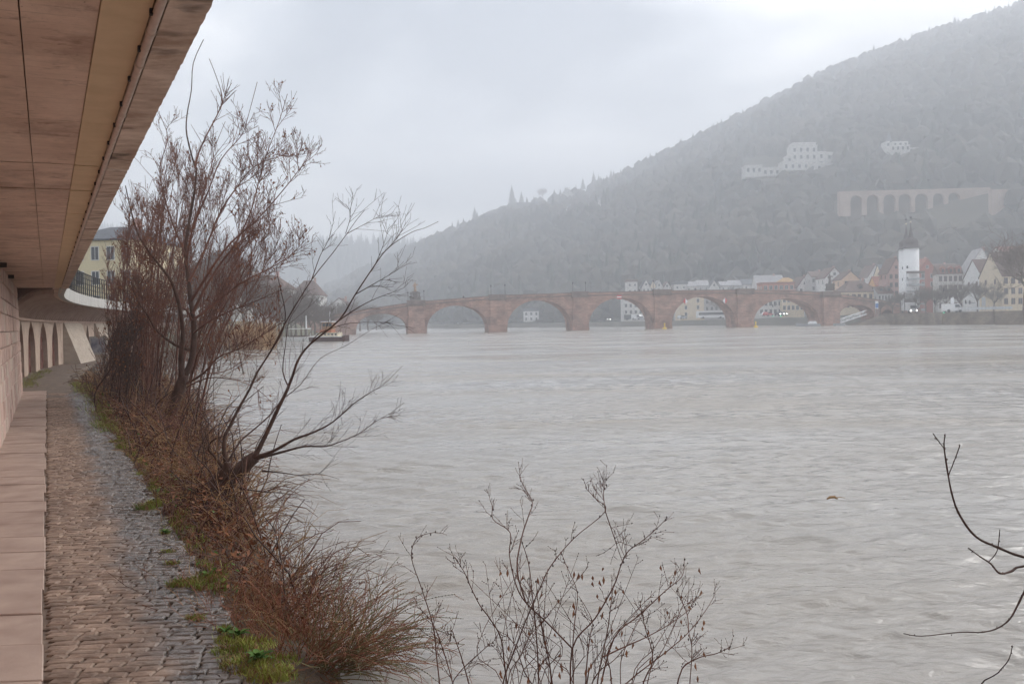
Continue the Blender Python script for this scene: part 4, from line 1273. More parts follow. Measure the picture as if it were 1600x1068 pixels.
# arched terrace wall on the slope
D = hill_D(1430, 331) - 2
M['terrace'] = mat('old_terrace_stone', (0.34, 0.26, 0.21), (0.44, 0.35, 0.29), scale=0.15, rough=.9)
M['terrace_back'] = mat('dark_back_wall', (0.12, 0.1, 0.08), (0.17, 0.145, 0.12), scale=0.2, rough=.9)  # back walls inside the arches, darker than the piers
ter = empty('terrace_arcade', at(1430, 330, D), 'long arched sandstone terrace wall on the hillside above the gate tower', 'wall')
u0, u1 = 1312, 1548
cents = [1338, 1364, 1390, 1414, 1440, 1467, 1491, 1511]; half = [9, 9.5, 9.5, 10, 10, 9, 9, 5.5]
def tz(u, v): return zat(u, v, D)
def tx(u): return at(u, 320, D).x
topv = lambda u: 303.0 - (u - 1312) * 0.028
botv = lambda u: 332.0 - (u - 1312) * 0.055
edges = [u0] + sum(([c - h, c + h] for c, h in zip(cents, half)), []) + [u1]
for k in range(0, len(edges), 2):
    a, b_ = edges[k], edges[k + 1]
    MB().bx(tx(a), tx(b_), D, D + 4, tz(a, botv(a)) - 2, tz((a + b_) / 2, topv((a + b_) / 2)) - 0.01).build('pier', M['terrace'], ter)
for c, h in zip(cents, half):
    zc = tz(c, topv(c)) - 0.01; xl, xr = tx(c - h), tx(c + h); rr = (xr - xl) / 2
    zs = zc - (0.9 if h > 8 else 4.5) - rr
    pl = []
    for i in range(11):
        an = math.pi * i / 10
        pl.append((xl + rr - rr * math.cos(an), zs + rr * math.sin(an)))
    pl += [(xr, zc), (xl, zc)]
    MB().extrude_y(pl[::-1], D + 0.05, D + 3.9).build('arch', M['terrace'], ter)
    MB().bx(xl, xr, D + 2.5, D + 3.8, tz(c, botv(c)) - 6, zs + rr * 0.98).build('back_wall', M['terrace_back'], ter)
pts = [Vector((tx(u), D - 0.2, tz(u, topv(u)) + 0.3)) for u in np.linspace(u0, u1, 9)]
cp = MB()
for a, b_ in zip(pts[:-1], pts[1:]):
    cp.hexa([(a.x, a.y, a.z - 0.3), (b_.x, b_.y, b_.z - 0.3), (b_.x, b_.y + 4.4, b_.z - 0.3), (a.x, a.y + 4.4, a.z - 0.3), (a.x, a.y, a.z + 1.0), (b_.x, b_.y, b_.z + 1.0), (b_.x, b_.y + 4.4, b_.z + 1.0), (a.x, a.y + 4.4, a.z + 1.0)])
cp.build('parapet', M['terrace'], ter)
DT2 = hill_D(1590, 326) - 2
ter2 = empty('terrace_wall', at(1590, 320, DT2), 'plain buttressed wall continuing the hillside arcade to the right', 'wall')
a = at(1550, 325, DT2); b_ = at(1700, 293, DT2)
MB().bx(a.x, b_.x, DT2, DT2 + 4, a.z - 8, b_.z).build('wall', M['terrace'], ter2)
for u in (1560, 1578, 1598, 1620):
    c = at(u, 300, DT2); MB().bx(c.x, c.x + 1.6, DT2 - 1, DT2 - .02, a.z - 8, b_.z - 2).build('buttress', M['terrace'], ter2)

# ------------------------------------------------------------------ old bridge
PB0, PB1 = Vector((-27.0, 287.0, 0)), Vector((98.5, 307.0, 0))
bdir = (PB1 - PB0).normalized(); bnrm = Vector((bdir.y, -bdir.x, 0))      # towards the viewer
def bx_u(u):
    """distance along the bridge face for photo column u"""
    k = (u - 800) / F
    # solve (PB0 + bdir t).x = k * (PB0 + bdir t).y
    return (k * PB0.y - PB0.x) / (bdir.x - k * bdir.y)
def bp(t_, o, z_): 
    p = PB0 + bdir * t_ - bnrm * o
    return (p.x, p.y, z_)
def topz(t_):
    return float(np.interp(t_, [bx_u(u) for u in (440, 520, 560, 651, 780, 907, 1035, 1100, 1163, 1230, 1297, 1340, 1370, 1420)], [4.6, 5.8, 7.0, 9.2, 10.75, 11.2, 11.45, 11.5, 11.45, 11.0, 10.2, 8.9, 7.9, 6.2]))
bridge = empty('stone_bridge', bp(bx_u(971), 4, 0), 'long red sandstone arch bridge crossing the river', 'bridge')
BW = 8.0
arches = [(557, 637, 5.9), (667.5, 763.5, 7.95), (793, 893.5, 9.15), (920.5, 1021, 9.45), (1050, 1150, 9.55), (1178, 1281, 8.5), (1312, 1366, 6.2), (1378, 1396, 4.6)]
spring = [1.2, 0.8, 0.8, 0.8, 0.8, 1.0, 3.0, 2.8]
PAR = 1.15   # parapet
def wall_z(t_): return topz(t_) - PAR
prev = bx_u(430)
for (ua, ub, zc), zs in zip(arches, spring):
    ta, tb = bx_u(ua), bx_u(ub)
    # spandrel with the arch opening cut out
    n_ = 20; mb = MB(); bar = MB(); vo = MB()
    for i in range(n_ + 1):
        an = math.pi * i / n_
        tt = (ta + tb) / 2 - (tb - ta) / 2 * math.cos(an); zz_ = zs + (zc - zs) * math.sin(an) ** 0.92
        mb.v += [bp(tt, 0, zz_), bp(tt, 0, wall_z(tt)), bp(tt, BW, zz_), bp(tt, BW, wall_z(tt))]
        if i:
            k = (i - 1) * 4
            mb.f += [(k, k + 4, k + 5, k + 1), (k + 6, k + 2, k + 3, k + 7), (k + 1, k + 5, k + 7, k + 3)]
            vo.f += [(k // 2, k // 2 + 1, k // 2 + 3, k // 2 + 2)]
        vo.v += [bp(tt, 0, zz_), bp(tt, BW, zz_)]
    mb.build('spandrel', M['bridge'], bridge)
    vo.build('vault', M['bridge'], bridge)
    for i in range(26):      # ring stones standing slightly proud
        a0, a1 = math.pi * (i + 0.06) / 26, math.pi * (i + 0.94) / 26
        vs8 = []
        for o_ in (-0.07, 0.02):
            for an in (a0, a1):
                for rr in (0.0, 0.75):
                    tt = (ta + tb) / 2 - ((tb - ta) / 2 + rr) * math.cos(an); zz_ = zs + (zc - zs + rr) * math.sin(an) ** 0.92
                    vs8.append(bp(tt, o_, min(zz_, wall_z(tt) - 0.02)))
        q = [vs8[0], vs8[2], vs8[3], vs8[1], vs8[4], vs8[6], vs8[7], vs8[5]]
        MB().hexa(q).build('ring_stone', M['bridge'], bridge)
    # solid masonry between the arches
    pm = MB(); tm = ta
    k_ = max(1, int((tm - prev) / 3))
    for i in range(k_):
        t0, t1 = prev + (tm - prev) * i / k_, prev + (tm - prev) * (i + 1) / k_
        pm.hexa([bp(t0, 0, -1.2), bp(t1, 0, -1.2), bp(t1, BW, -1.2), bp(t0, BW, -1.2), bp(t0, 0, wall_z(t0)), bp(t1, 0, wall_z(t1)), bp(t1, BW, wall_z(t1)), bp(t0, BW, wall_z(t0))])
    pm.build('pier', M['bridge'], bridge)
    prev = tb
pm = MB(); t1 = bx_u(1440)
pm.hexa([bp(prev, 0, 2), bp(t1, 0, 2), bp(t1, BW, 2), bp(prev, BW, 2), bp(prev, 0, wall_z(prev)), bp(t1, 0, wall_z(t1)), bp(t1, BW, wall_z(t1)), bp(prev, BW, wall_z(prev))]); pm.build('pier', M['bridge'], bridge)
# cutwaters and pilasters in front of each river pier
for (ua, ub) in ((637.5, 664.5), (765.5, 791), (894.5, 919), (1022, 1048.5), (1151, 1177), (1283, 1309.5)):
    ta, tb = bx_u(ua), bx_u(ub); big = ua in (637.5, 1283); o_ = 1.9 if big else 0.85
    zt = min(wall_z(ta), wall_z(tb)) - (0.25 if not big else -0.1)
    w_ = 0.25
    pm = MB().hexa([bp(ta, -o_, -1.2), bp(tb, -o_, -1.2), bp(tb, 0.1, -1.2), bp(ta, 0.1, -1.2), bp(ta + w_, -o_ + 0.15, zt), bp(tb - w_, -o_ + 0.15, zt), bp(tb - w_, 0.1, zt), bp(ta + w_, 0.1, zt)])
    pm.build('cutwater', M['bridge'], bridge)
    pm = MB().hexa([bp(ta - 0.15, -o_ - 0.2, -1.2), bp(tb + 0.15, -o_ - 0.2, -1.2), bp(tb + 0.15, 0.05, -1.2), bp(ta - 0.15, 0.05, -1.2), bp(ta - 0.15, -o_ - 0.2, 0.9), bp(tb + 0.15, -o_ - 0.2, 0.9), bp(tb + 0.15, 0.05, 0.9), bp(ta - 0.15, 0.05, 0.9)])
    pm.build('plinth', M['bridge'], bridge)
    # corbelled refuge under the parapet
    pm = MB().hexa([bp(ta - 0.1, -o_ - 0.15, zt + 0.003), bp(tb + 0.1, -o_ - 0.15, zt + 0.003), bp(tb + 0.1, -0.003, zt + 0.003), bp(ta - 0.1, -0.003, zt + 0.003),
                    bp(ta - 0.3, -o_ - 0.35, zt + 0.55), bp(tb + 0.3, -o_ - 0.35, zt + 0.55), bp(tb + 0.3, -0.003, zt + 0.55), bp(ta - 0.3, -0.003, zt + 0.55)])
    pm.build('corbel', M['bridge_cap'], bridge)
    for z0, z1, ex in ((zt + 0.56, zt + 1.45, 0.1), (zt + 1.453, zt + 1.7, 0.25)):
        pm = MB().hexa([bp(ta - ex, -o_ - ex, z0), bp(tb + ex, -o_ - ex, z0), bp(tb + ex, 0.2, z0), bp(ta - ex, 0.2, z0), bp(ta - ex, -o_ - ex, z1), bp(tb + ex, -o_ - ex, z1), bp(tb + ex, 0.2, z1), bp(ta - ex, 0.2, z1)])
        pm.build('refuge_parapet', M['bridge_cap'], bridge)
def along(name, o0, o1, zlo, zhi, m):
    mb = MB(); ts = np.linspace(bx_u(430), bx_u(1432), 60)
    for i, t_ in enumerate(ts):
        tz_ = topz(t_)
        mb.v += [bp(t_, o0, tz_ + zlo), bp(t_, o1, tz_ + zlo), bp(t_, o1, tz_ + zhi), bp(t_, o0, tz_ + zhi)]
        if i:
            k = (i - 1) * 4
            for p_ in range(4):
                q_ = (p_ + 1) % 4; mb.f.append((k + p_, k + q_, k + 4 + q_, k + 4 + p_))
    mb.f += [(3, 2, 1, 0), tuple((len(ts) - 1) * 4 + j for j in range(4))]
    mb.build(name, m, bridge)
along('cornice', -0.32, 0.3, -PAR + 0.003, -PAR + 0.30, M['bridge_cap'])
along('parapet', -0.05, 0.32, -PAR + 0.303, -0.22, M['bridge'])
along('coping', -0.16, 0.42, -0.217, 0.0, M['bridge_cap'])
along('parapet', BW - 0.3, BW + 0.05, -PAR + 0.003, -0.05, M['bridge'])
along('roadway', 0.33, BW - 0.31, -PAR - 0.2, -PAR + 0.1, M['asphalt'])
# ------------------------------------------------------------------ things on and by the bridge
M['bronze'] = mat('statue_stone', (0.36, 0.23, 0.14), (0.44, 0.29, 0.18), scale=2, rough=0.85)
M['statue_dark'] = mat('dark_statue_stone', (0.12, 0.10, 0.09), (0.18, 0.15, 0.13), scale=2, rough=0.9)
M['yellow'] = mat('buoy_yellow', (0.75, 0.52, 0.05), rough=0.5)
M['redpaint'] = mat('red_paint', (0.62, 0.06, 0.05), rough=0.5)
M['whitepaint'] = mat('white_paint', (0.8, 0.8, 0.8), rough=0.5)
M['steel'] = mat('grey_steel', (0.33, 0.34, 0.35), rough=0.5)
M['rubber'] = mat('rubber', (0.03, 0.03, 0.03), rough=0.8)
M['cardark'] = mat('dark_car_paint', (0.05, 0.055, 0.065), rough=0.3, spec=0.5)
M['carsilver'] = mat('silver_car_paint', (0.45, 0.46, 0.47), rough=0.3, spec=0.5)
M['carwhite'] = mat('white_car_paint', (0.75, 0.75, 0.75), rough=0.3, spec=0.5)
M['carred'] = mat('red_car_paint', (0.4, 0.05, 0.04), rough=0.3, spec=0.5)
M['cloth'] = mat('dark_cloth', (0.04, 0.04, 0.05), rough=0.9)
M['skin'] = mat('skin', (0.5, 0.32, 0.25), rough=0.7)
M['green_light'] = glow('green_signal', (0.05, 0.9, 0.55), 3.0)
M['head_light'] = glow('headlight', (1.0, 0.97, 0.9), 6.0)
M['lamp_light'] = glow('lamp_glass', (1.0, 0.96, 0.88), 1.2)
M['gold'] = mat('gilded_ball', (0.95, 0.88, 0.7), rough=0.15, metal=0.9)
M['net'] = mat('scaffold_net', (0.33, 0.34, 0.345), (0.4, 0.41, 0.41), scale=3, rough=0.8)
M['hull'] = mat('dark_hull', (0.07, 0.04, 0.035), (0.13, 0.06, 0.05), scale=2, rough=0.7)
M['orange'] = mat('orange_paint', (0.42, 0.15, 0.07), rough=0.6)
M['varnish'] = mat('wheelhouse_wood', (0.27, 0.15, 0.08), (0.33, 0.19, 0.1), scale=3, rough=0.6)
M['creampaint'] = mat('cream_paint', (0.68, 0.6, 0.45), rough=0.6)

def figure(mb, p, h, arm=0.0):
    """small standing figure: robe, torso, head, arms"""
    x, y, z = p
    mb.lathe([(h * .17, 0), (h * .13, h * .3), (h * .11, h * .52), (h * .14, h * .66), (h * .13, h * .78), (h * .05, h * .83), (h * .045, h * .86), (h * .075, h * .92), (h * .06, h * .98), (h * .01, h)], p, 10)
    for sg in (-1, 1):
        a = Vector((x + sg * h * .13, y, z + h * .77)); b_ = Vector((x + sg * h * (.22 + arm * (sg > 0)), y - h * .05, z + h * (.6 + arm * 1.2 * (sg > 0)))); c = Vector((x + sg * h * .14, y - h * .12, z + h * (.5 + arm * 2 * (sg > 0))))
        mb.tube([a, b_, c], [h * .045, h * .04, h * .03], 6)
def statue(u, o, name, label, m, m2, H, base_h, tiers):
    t_ = bx_u(u); p = Vector(bp(t_, o, topz(t_) - PAR + 1.9))
    e_ = empty(name, p, label, 'statue')
    z_ = -0.3
    for (hw, h) in tiers:
        MB().bx(-hw, hw, -hw, hw, z_, z_ + h).bx(-hw - .12, hw + .12, -hw - .12, hw + .12, z_ + h + .002, z_ + h + .2).build('pedestal', m2, e_, local=True); z_ += h + .202
    fb = MB(); figure(fb, (0, 0, z_), H, 0.1); fb.build('figure', m, e_, local=True, smooth=True)
    if len(tiers) > 1:
        for sg in (-1, 1):
            fb = MB(); figure(fb, (sg * 1.15, -0.3, tiers[0][1] - 0.09), H * 0.55); fb.build('side_figure', m2, e_, local=True, smooth=True)
    return e_
statue(650, -0.7, 'statue', 'ochre statue on a tiered pedestal above the left bridge pier', M['bronze'], M['statue_dark'], 2.7, 2, [(1.5, 0.7), (0.75, 1.3)])
statue(1296, -0.7, 'statue', 'dark statue on a plinth above the right bridge pier', M['statue_dark'], M['statue_dark'], 3.0, 2, [(1.1, 0.5), (0.8, 1.3)])
for k, (u, lab) in enumerate([(639, 'slim lamp post left of the ochre statue'), (664, 'slim lamp post right of the ochre statue'), (769, 'lamp post on the bridge between second and third pier'), (791, 'lamp post over the left side of the second arch'), (897, 'left lamp post of the pair over the third pier'),
                              (917, 'right lamp post of the pair over the third pier'), (1023, 'lamp post over the fourth bridge pier')]):
    t_ = bx_u(u); p = Vector(bp(t_, 0.6, topz(t_) - PAR)); e_ = empty('lamp_post', p, lab, 'lamp post', group='lamp posts along the bridge')
    MB().tube([Vector((0, 0, 0)), Vector((0, 0, 3.6))], [0.09, 0.05], 6).build('pole', M['iron'], e_, local=True)
    MB().lathe([(0.06, 3.6), (0.2, 3.95), (0.16, 4.15), (0.02, 4.3)], seg=8).build('lantern', M['lamp_light'] if False else M['iron'], e_, local=True)
def person(loc, label, h=1.72, rz=0.0, coat='cloth', group=None):
    """continuous body grown with a Skin modifier, plus head hair"""
    me = bpy.data.meshes.new('person')
    s_ = h / 1.72
    J = [(0, 0, .95), (0, 0, 1.2), (0, 0, 1.42), (0, -.01, 1.52), (0, -.02, 1.64), (.19, 0, 1.40), (.25, .02, 1.13), (.23, -.08, .9), (-.19, 0, 1.40), (-.25, .02, 1.13), (-.23, -.08, .9),
         (.1, 0, .9), (.11, -.02, .5), (.11, .02, .07), (.11, -.14, .03), (-.1, 0, .9), (-.11, .04, .5), (-.11, .1, .07), (-.11, -.04, .03)]
    E = [(0, 1), (1, 2), (2, 3), (3, 4), (2, 5), (5, 6), (6, 7), (2, 8), (8, 9), (9, 10), (0, 11), (11, 12), (12, 13), (13, 14), (0, 15), (15, 16), (16, 17), (17, 18)]
    rad_ = [.16, .15, .15, .06, .105, .075, .055, .04, .075, .055, .04, .1, .075, .05, .04, .1, .075, .05, .04]
    me.from_pydata([(x * s_, y * s_, z * s_) for x, y, z in J], E, []); me.materials.append(M[coat])
    o = bpy.data.objects.new('person', me); COL.objects.link(o)
    md = o.modifiers.new('skin', 'SKIN')
    for i, sv in enumerate(me.skin_vertices[0].data):
        sv.radius = (rad_[i] * s_, rad_[i] * s_); sv.use_root = (i == 0)
    o.modifiers.new('sub', 'SUBSURF').levels = 1
    o.location = loc; o.rotation_euler = (0, 0, rz)
    props(o, label, 'person', group)
    hd = MB().lathe([(0.03, -.09), (.08, -.04), (.09, .03), (.06, .1), (.01, .12)], (0, -.02 * s_, 1.66 * s_), 8).build('head', M['skin'], o, local=True, smooth=True)
    return o
for u, lab, o_ in [(726, 'person in dark coat leaning on the bridge above the first full arch', 0.7), (1002, 'person in dark coat walking on the bridge near the third arch', 1.0), (1032, 'person in dark coat on the bridge above the fourth pier', 0.8), (1090, 'person in dark coat on the crown of the bridge', 0.9), (1340, 'person in dark coat walking down the bridge ramp', 1.0)]:
    t_ = bx_u(u); person(Vector(bp(t_, o_, topz(t_) - PAR + 0.1)), lab, rz=random.uniform(-1, 1), group='people on the bridge')
# navigation marks hung on the bridge face
t_ = bx_u(968); p = Vector(bp(t_, -0.45, topz(t_) - PAR - 0.5))
e_ = empty('navigation_sign', p, 'red and white striped navigation board over the third arch', 'sign', math.atan2(bdir.y, bdir.x))
for k, m_ in enumerate(('redpaint', 'whitepaint', 'redpaint')):
    MB().bx(-0.7, 0.7, -0.05, 0.05, -0.55 + k * 0.37, -0.55 + k * 0.37 + 0.365).build('stripe', M[m_], e_, local=True)
MB().bx(-0.6, -0.5, 0.051, 0.4, -0.5, 0.5).build('bracket', M['iron'], e_, local=True)
for u, lab, sg in ((1071, 'white and red diamond mark left of the fourth arch', 1), (1133, 'white and red diamond mark right of the fourth arch', -1)):
    t_ = bx_u(u); p = Vector(bp(t_, -0.45, 8.1)); e_ = empty('navigation_sign', p, lab, 'sign', math.atan2(bdir.y, bdir.x))
    MB().extrude_y([(0, -0.95), (0.75 * sg, 0), (0, 0.95)][::sg], -0.05, 0.05).build('white_half', M['whitepaint'], e_, local=True)
    MB().extrude_y([(-0.004 * sg, -0.95), (-0.75 * sg, 0), (-0.004 * sg, 0.95)][::-sg], -0.05, 0.05).build('red_half', M['redpaint'], e_, local=True)
    MB().bx(-0.05, 0.05, 0.051, 0.4, -0.1, 0.1).build('bracket', M['iron'], e_, local=True)
for u, v, lab in ((1038.5, 513, 'yellow buoy in front of the fourth bridge pier'), (1181, 510.5, 'yellow buoy in front of the fifth bridge pier')):
    p = on_z(u, v, 0.0); p = p * (292 / p.y); p.z = 0
    e_ = empty('buoy', p, lab, 'buoy', group='yellow buoys by the bridge')
    MB().lathe([(0.3, -0.4), (0.62, -0.1), (0.66, 0.25), (0.5, 0.42)], seg=12).build('float', M['yellow'], e_, local=True, smooth=True)
    MB().lathe([(0.22, 0.42), (0.14, 1.2), (0.24, 1.22), (0.24, 1.6), (0.03, 1.75)], seg=8).build('mast', M['yellow'], e_, local=True)

# ------------------------------------------------------------------ gate towers
def gate_tower(u, D, r, v_white, v_ball, label):
    c = at(u, 480, D); zb = 2.5; zt = zat(u, v_white, D); zball = zat(u, v_ball, D)
    e_ = empty('gate_tower', (c.x, D, zb), label, 'tower')
    H = zt - zb; T = zball - zt
    MB().lathe([(r * 1.03, -0.5), (r * 1.02, H * 0.3), (r, H)], seg=28).build('shaft', M['white'], e_, local=True, smooth=True)
    MB().lathe([(r * 1.0, H + 0.004), (r * 1.16, H + 0.05), (r * 1.16, H + 0.25), (r * 1.04, H + 0.5)], seg=28).build('eaves', RF['dark'], e_, local=True, smooth=True)
    pr = [(1.12, .0), (1.0, .045), (.93, .10), (.92, .16), (.95, .20), (.9, .27), (.76, .33), (.55, .375), (.40, .40), (.37, .42), (.33, .46), (.27, .50), (.29, .515), (.21, .60), (.14, .70), (.06, .86), (.03, .97), (.01, 1.0)]
    MB().lathe([(r * a, H + 0.27 + T * b_) for a, b_ in pr], seg=28).build('helm', RF['dark'], e_, local=True, smooth=True)
    MB().lathe([(0.02, -.3), (.24, -.17), (.32, 0), (.24, .17), (.02, .3)], (0, 0, H + T + .45), 10).build('ball', M['gold'], e_, local=True, smooth=True)
    MB().tube([Vector((0, 0, H + T + .7)), Vector((0, 0, H + T + 2.6))], .04, 5).bx(-.35, .35, -.02, .02, H + T + 1.7, H + T + 2.2).build('weather_vane', M['iron'], e_, local=True)
    for k, zf in enumerate((0.72, 0.55, 0.40)):
        a = R(-90 - 48 + (k == 2) * 96)
        x, y = r * 1.0 * math.cos(a), r * 1.0 * math.sin(a)
        MB().box((x, y, H * zf), (0.5, 0.4, 0.8), a + R(90)).build('window', M['glass'], e_, local=True)
    return e_, H, r
gt1, H1, r1 = gate_tower(1424.2, 330, 2.5, 388, 349, 'front white round gate tower with dark curved helm and gilded ball')
gate_tower(1416.8, 339, 2.45, 390, 352, 'rear white round gate tower half hidden behind the front one')
sc_ = empty('scaffold', (gt1.location.x, 325.8, 3.2), 'grey scaffold with netted decks round the lower front gate tower', 'scaffold')
for x in (-2.7, 2.7):
    for y in (0.0, 1.2):
        MB().tube([Vector((x, y, 0)), Vector((x, y, 13.4))], 0.06, 5).build('standard', M['steel'], sc_, local=True)
for k in range(7):
    z_ = 0.9 + k * 2.05
    MB().bx(-2.75, 2.75, -0.05, 1.3, z_, z_ + (0.75 if k % 2 == 0 else 0.55)).build('netted_deck', M['net'] if k < 6 else M['statue_dark'], sc_, local=True)
# ------------------------------------------------------------------ quay
qw = empty('quay_wall', (118, 285, 0), 'brown stone quay wall along the right bank', 'wall')
eg = [Vector((x, y, 0)) for x, y in ((196, -150), (165, 60), (150, 130), (124, 241), (117, 285), (114.5, 303))]
Ltot = 0
for a, b_ in zip(eg[:-1], eg[1:]):
    d_ = b_ - a; n_ = max(1, int(d_.length / 11)); nr_ = Vector((-d_.y, d_.x, 0)).normalized()
    for k in range(n_):
        p = a.lerp(b_, k / n_ + 0.002); q = a.lerp(b_, (k + 1) / n_ - 0.002); o_ = nr_ * (0.25 + random.uniform(-0.05, 0.05))
        i_ = -nr_ * 0.3
        MB().hexa([p + o_ + Vector((0, 0, -1.5)), q + o_ + Vector((0, 0, -1.5)), q + i_ + Vector((0, 0, -1.5)), p + i_ + Vector((0, 0, -1.5)), p + o_ * 0.7 + Vector((0, 0, 3.18)), q + o_ * 0.7 + Vector((0, 0, 3.18)), q + i_ + Vector((0, 0, 3.18)), p + i_ + Vector((0, 0, 3.18))]).build('wall_panel', M['quay'], qw)
        MB().hexa([p + o_ * 1.1 + Vector((0, 0, 3.183)), q + o_ * 1.1 + Vector((0, 0, 3.183)), q + i_ * 2 + Vector((0, 0, 3.183)), p + i_ * 2 + Vector((0, 0, 3.183)), p + o_ * 1.1 + Vector((0, 0, 3.4)), q + o_ * 1.1 + Vector((0, 0, 3.4)), q + i_ * 2 + Vector((0, 0, 3.4)), p + i_ * 2 + Vector((0, 0, 3.4))]).build('coping', M['quay'], qw)
mb = MB(); a = Vector((114.5, 303, 0)); b_ = Vector((101.5, 305, 0))
mb.add([(114.6, 300, -1), (101.5, 303, -1), (103, 316, -1), (118, 318, -1), (116, 302, 3.2), (114, 306, 3.2), (118, 318, 3.2)], [(0, 1, 5, 4), (1, 2, 6, 5), (4, 5, 6), (0, 4, 6, 3), (2, 3, 6)])
props(mb.build('ramp_bank', M['quay']), kind='structure')
# pontoon, gangway, moored boat
p = on_z(1311, 507.5, 0); p = p * (296 / p.y); p.z = 0
pn = empty('pontoon', p, 'small grey landing pontoon at the foot of the gangway', 'pontoon')
MB().bx(-1.4, 1.4, -1.2, 1.2, -0.3, 0.7).build('float', M['steel'], pn, local=True)
for x in (-1.3, 0, 1.3): MB().tube([Vector((x, -1.1, 0.7)), Vector((x, -1.1, 1.7))], 0.04, 5).build('post', M['steel'], pn, local=True)
MB().tube([Vector((-1.3, -1.1, 1.7)), Vector((1.3, -1.1, 1.7))], 0.04, 5).build('rail', M['steel'], pn, local=True)
gw = empty('gangway', p + Vector((0.8, 0, 0.8)), 'white lattice gangway sloping up from pontoon to quay', 'gangway')
A = Vector((0, 0, 0)); B = Vector((8.2, 2.0, 2.4)); up = Vector((0, 0, 1.15))
MB().hexa([A, B, B + Vector((0, 1.2, 0)), A + Vector((0, 1.2, 0)), A + Vector((0, 0, .12)), B + Vector((0, 0, .12)), B + Vector((0, 1.2, .12)), A + Vector((0, 1.2, .12))]).build('deck', M['whitepaint'], gw, local=True)
for y in (0, 1.2):
    o_ = Vector((0, y, 0.12))
    MB().tube([A + o_ + up, B + o_ + up], .07, 5).build('handrail', M['whitepaint'], gw, local=True)
    for k in range(8):
        a = A.lerp(B, k / 8) + o_; b_ = A.lerp(B, (k + 1) / 8) + o_
        MB().tube([a, a + up], .05, 4).tube([a + up if k % 2 else a, b_ if k % 2 else b_ + up], .05, 4).build('lattice_bar', M['whitepaint'], gw, local=True)
def hull_mesh(L_, W_, H_, sheer=0.4, bow=1.0):
    mb = MB(); n_ = 12
    for i in range(n_ + 1):
        f = i / n_; x = -L_ / 2 + L_ * f
        w_ = W_ / 2 * (1 - max(0, (f - 0.62) / 0.38) ** 2 * 0.96 * bow) * (0.85 + 0.15 * min(1, f / 0.15))
        z_ = H_ + sheer * max(0, (f - 0.5) * 2) ** 2
        mb.v += [(x, -w_, z_), (x, -w_ * 0.8, -0.5), (x, w_ * 0.8, -0.5), (x, w_, z_)]
        if i:
            k = (i - 1) * 4
            for a, b_ in ((0, 1), (1, 2), (2, 3), (3, 0)): mb.f.append((k + b_, k + a, k + 4 + a, k + 4 + b_))
    mb.f += [(0, 1, 2, 3), tuple(n_ * 4 + j for j in (3, 2, 1, 0))]
    return mb
p = on_z(1262, 508, 0); p = p * (297 / p.y); p.z = 0
bt = empty('motor_boat', p, 'grey moored motor boat under the fifth bridge arch', 'boat', R(182))
hull_mesh(7.2, 2.2, 0.7).build('hull', M['steel'], bt, local=True); MB().extrude_y([(-2.6, .7), (-0.2, .7), (-0.7, 1.5), (-2.3, 1.5)], -0.8, 0.8).build('cabin', M['whitepaint'], bt, local=True)
# work boat and launch on the left
p = on_z(516, 532.5, 0); p = p * (172 / p.y); p.z = 0
tb = empty('work_boat', p, 'dark hulled work boat with cream deckhouse moored on the left bank', 'boat', R(-12))
tb.scale = (.5, .62, .62)
hull_mesh(14, 4.4, 1.25, 0.5).build('hull', M['hull'], tb, local=True)
MB().bx(-6.8, 5.0, -2.16, 2.16, 1.253, 1.42).build('rub_rail', M['whitepaint'], tb, local=True)
MB().bx(-3.4, 3.6, -1.7, 1.7, 1.423, 2.5).build('deckhouse', M['creampaint'], tb, local=True)
w_ = MB().bx(-3.0, 1.2, -1.5, 1.5, 2.503, 3.3).build('orange_tarpaulin', M['orange'], tb, local=True)
wh = MB().bx(-2.2, 1.4, -1.3, 1.3, 3.303, 5.4).build('wheelhouse', M['varnish'], tb, local=True)
for k in range(3): MB().bx(-2.0 + k * 1.15, -1.05 + k * 1.15, -1.33, -1.305, 4.2, 5.1).build('pane', M['glass'], wh, local=True)
MB().bx(-2.6, 1.8, -1.6, 1.6, 5.403, 5.6).build('wheelhouse_roof', M['whitepaint'], tb, local=True)
MB().tube([Vector((0, 0, 5.6)), Vector((0, 0, 8.4))], [.09, .05], 6).build('mast', M['whitepaint'], tb, local=True)
for k in range(5): MB().bx(-2.6 + k * 1.3, -2.0 + k * 1.3, -1.73, -1.703, 1.75, 2.25).build('window', M['glass'], tb, local=True)
for k in range(4): MB().lathe([(.32, -.1), (.38, 0), (.32, .1)], (-4 + k * 2.4, -1.6, 2.75), 10).build('life_ring', M['orange'], tb, local=True)
for k in range(6): MB().tube([Vector((-6.2 + k * 2.2, -2.05, 1.42)), Vector((-6.2 + k * 2.2, -2.05, 2.3))], .04, 4).build('railing_post', M['whitepaint'], tb, local=True)
p = on_z(474, 531, 0); p = p * (180 / p.y); p.z = 0
lb = empty('launch', p, 'small white launch with awning moored left of the work boat', 'boat', R(-8))
hull_mesh(7, 2.3, 0.8).build('hull', M['whitepaint'], lb, local=True)
MB().bx(-2.3, 1.2, -0.95, 0.95, 2.2, 2.32).build('awning', M['whitepaint'], lb, local=True)
for x in (-2.2, 1.1):
    for y in (-0.9, 0.9): MB().tube([Vector((x, y, 0.8)), Vector((x, y, 2.2))], .04, 4).build('awning_post', M['steel'], lb, local=True)
MB().tube([Vector((0.6, 0, 2.3)), Vector((0.6, 0, 4.6))], [.16, .1], 6).build('mast', M['whitepaint'], lb, local=True)
MB().bx(-2.4, 1.0, -0.8, 0.8, 0.4, 1.0).build('seats', M['hull'], lb, local=True)

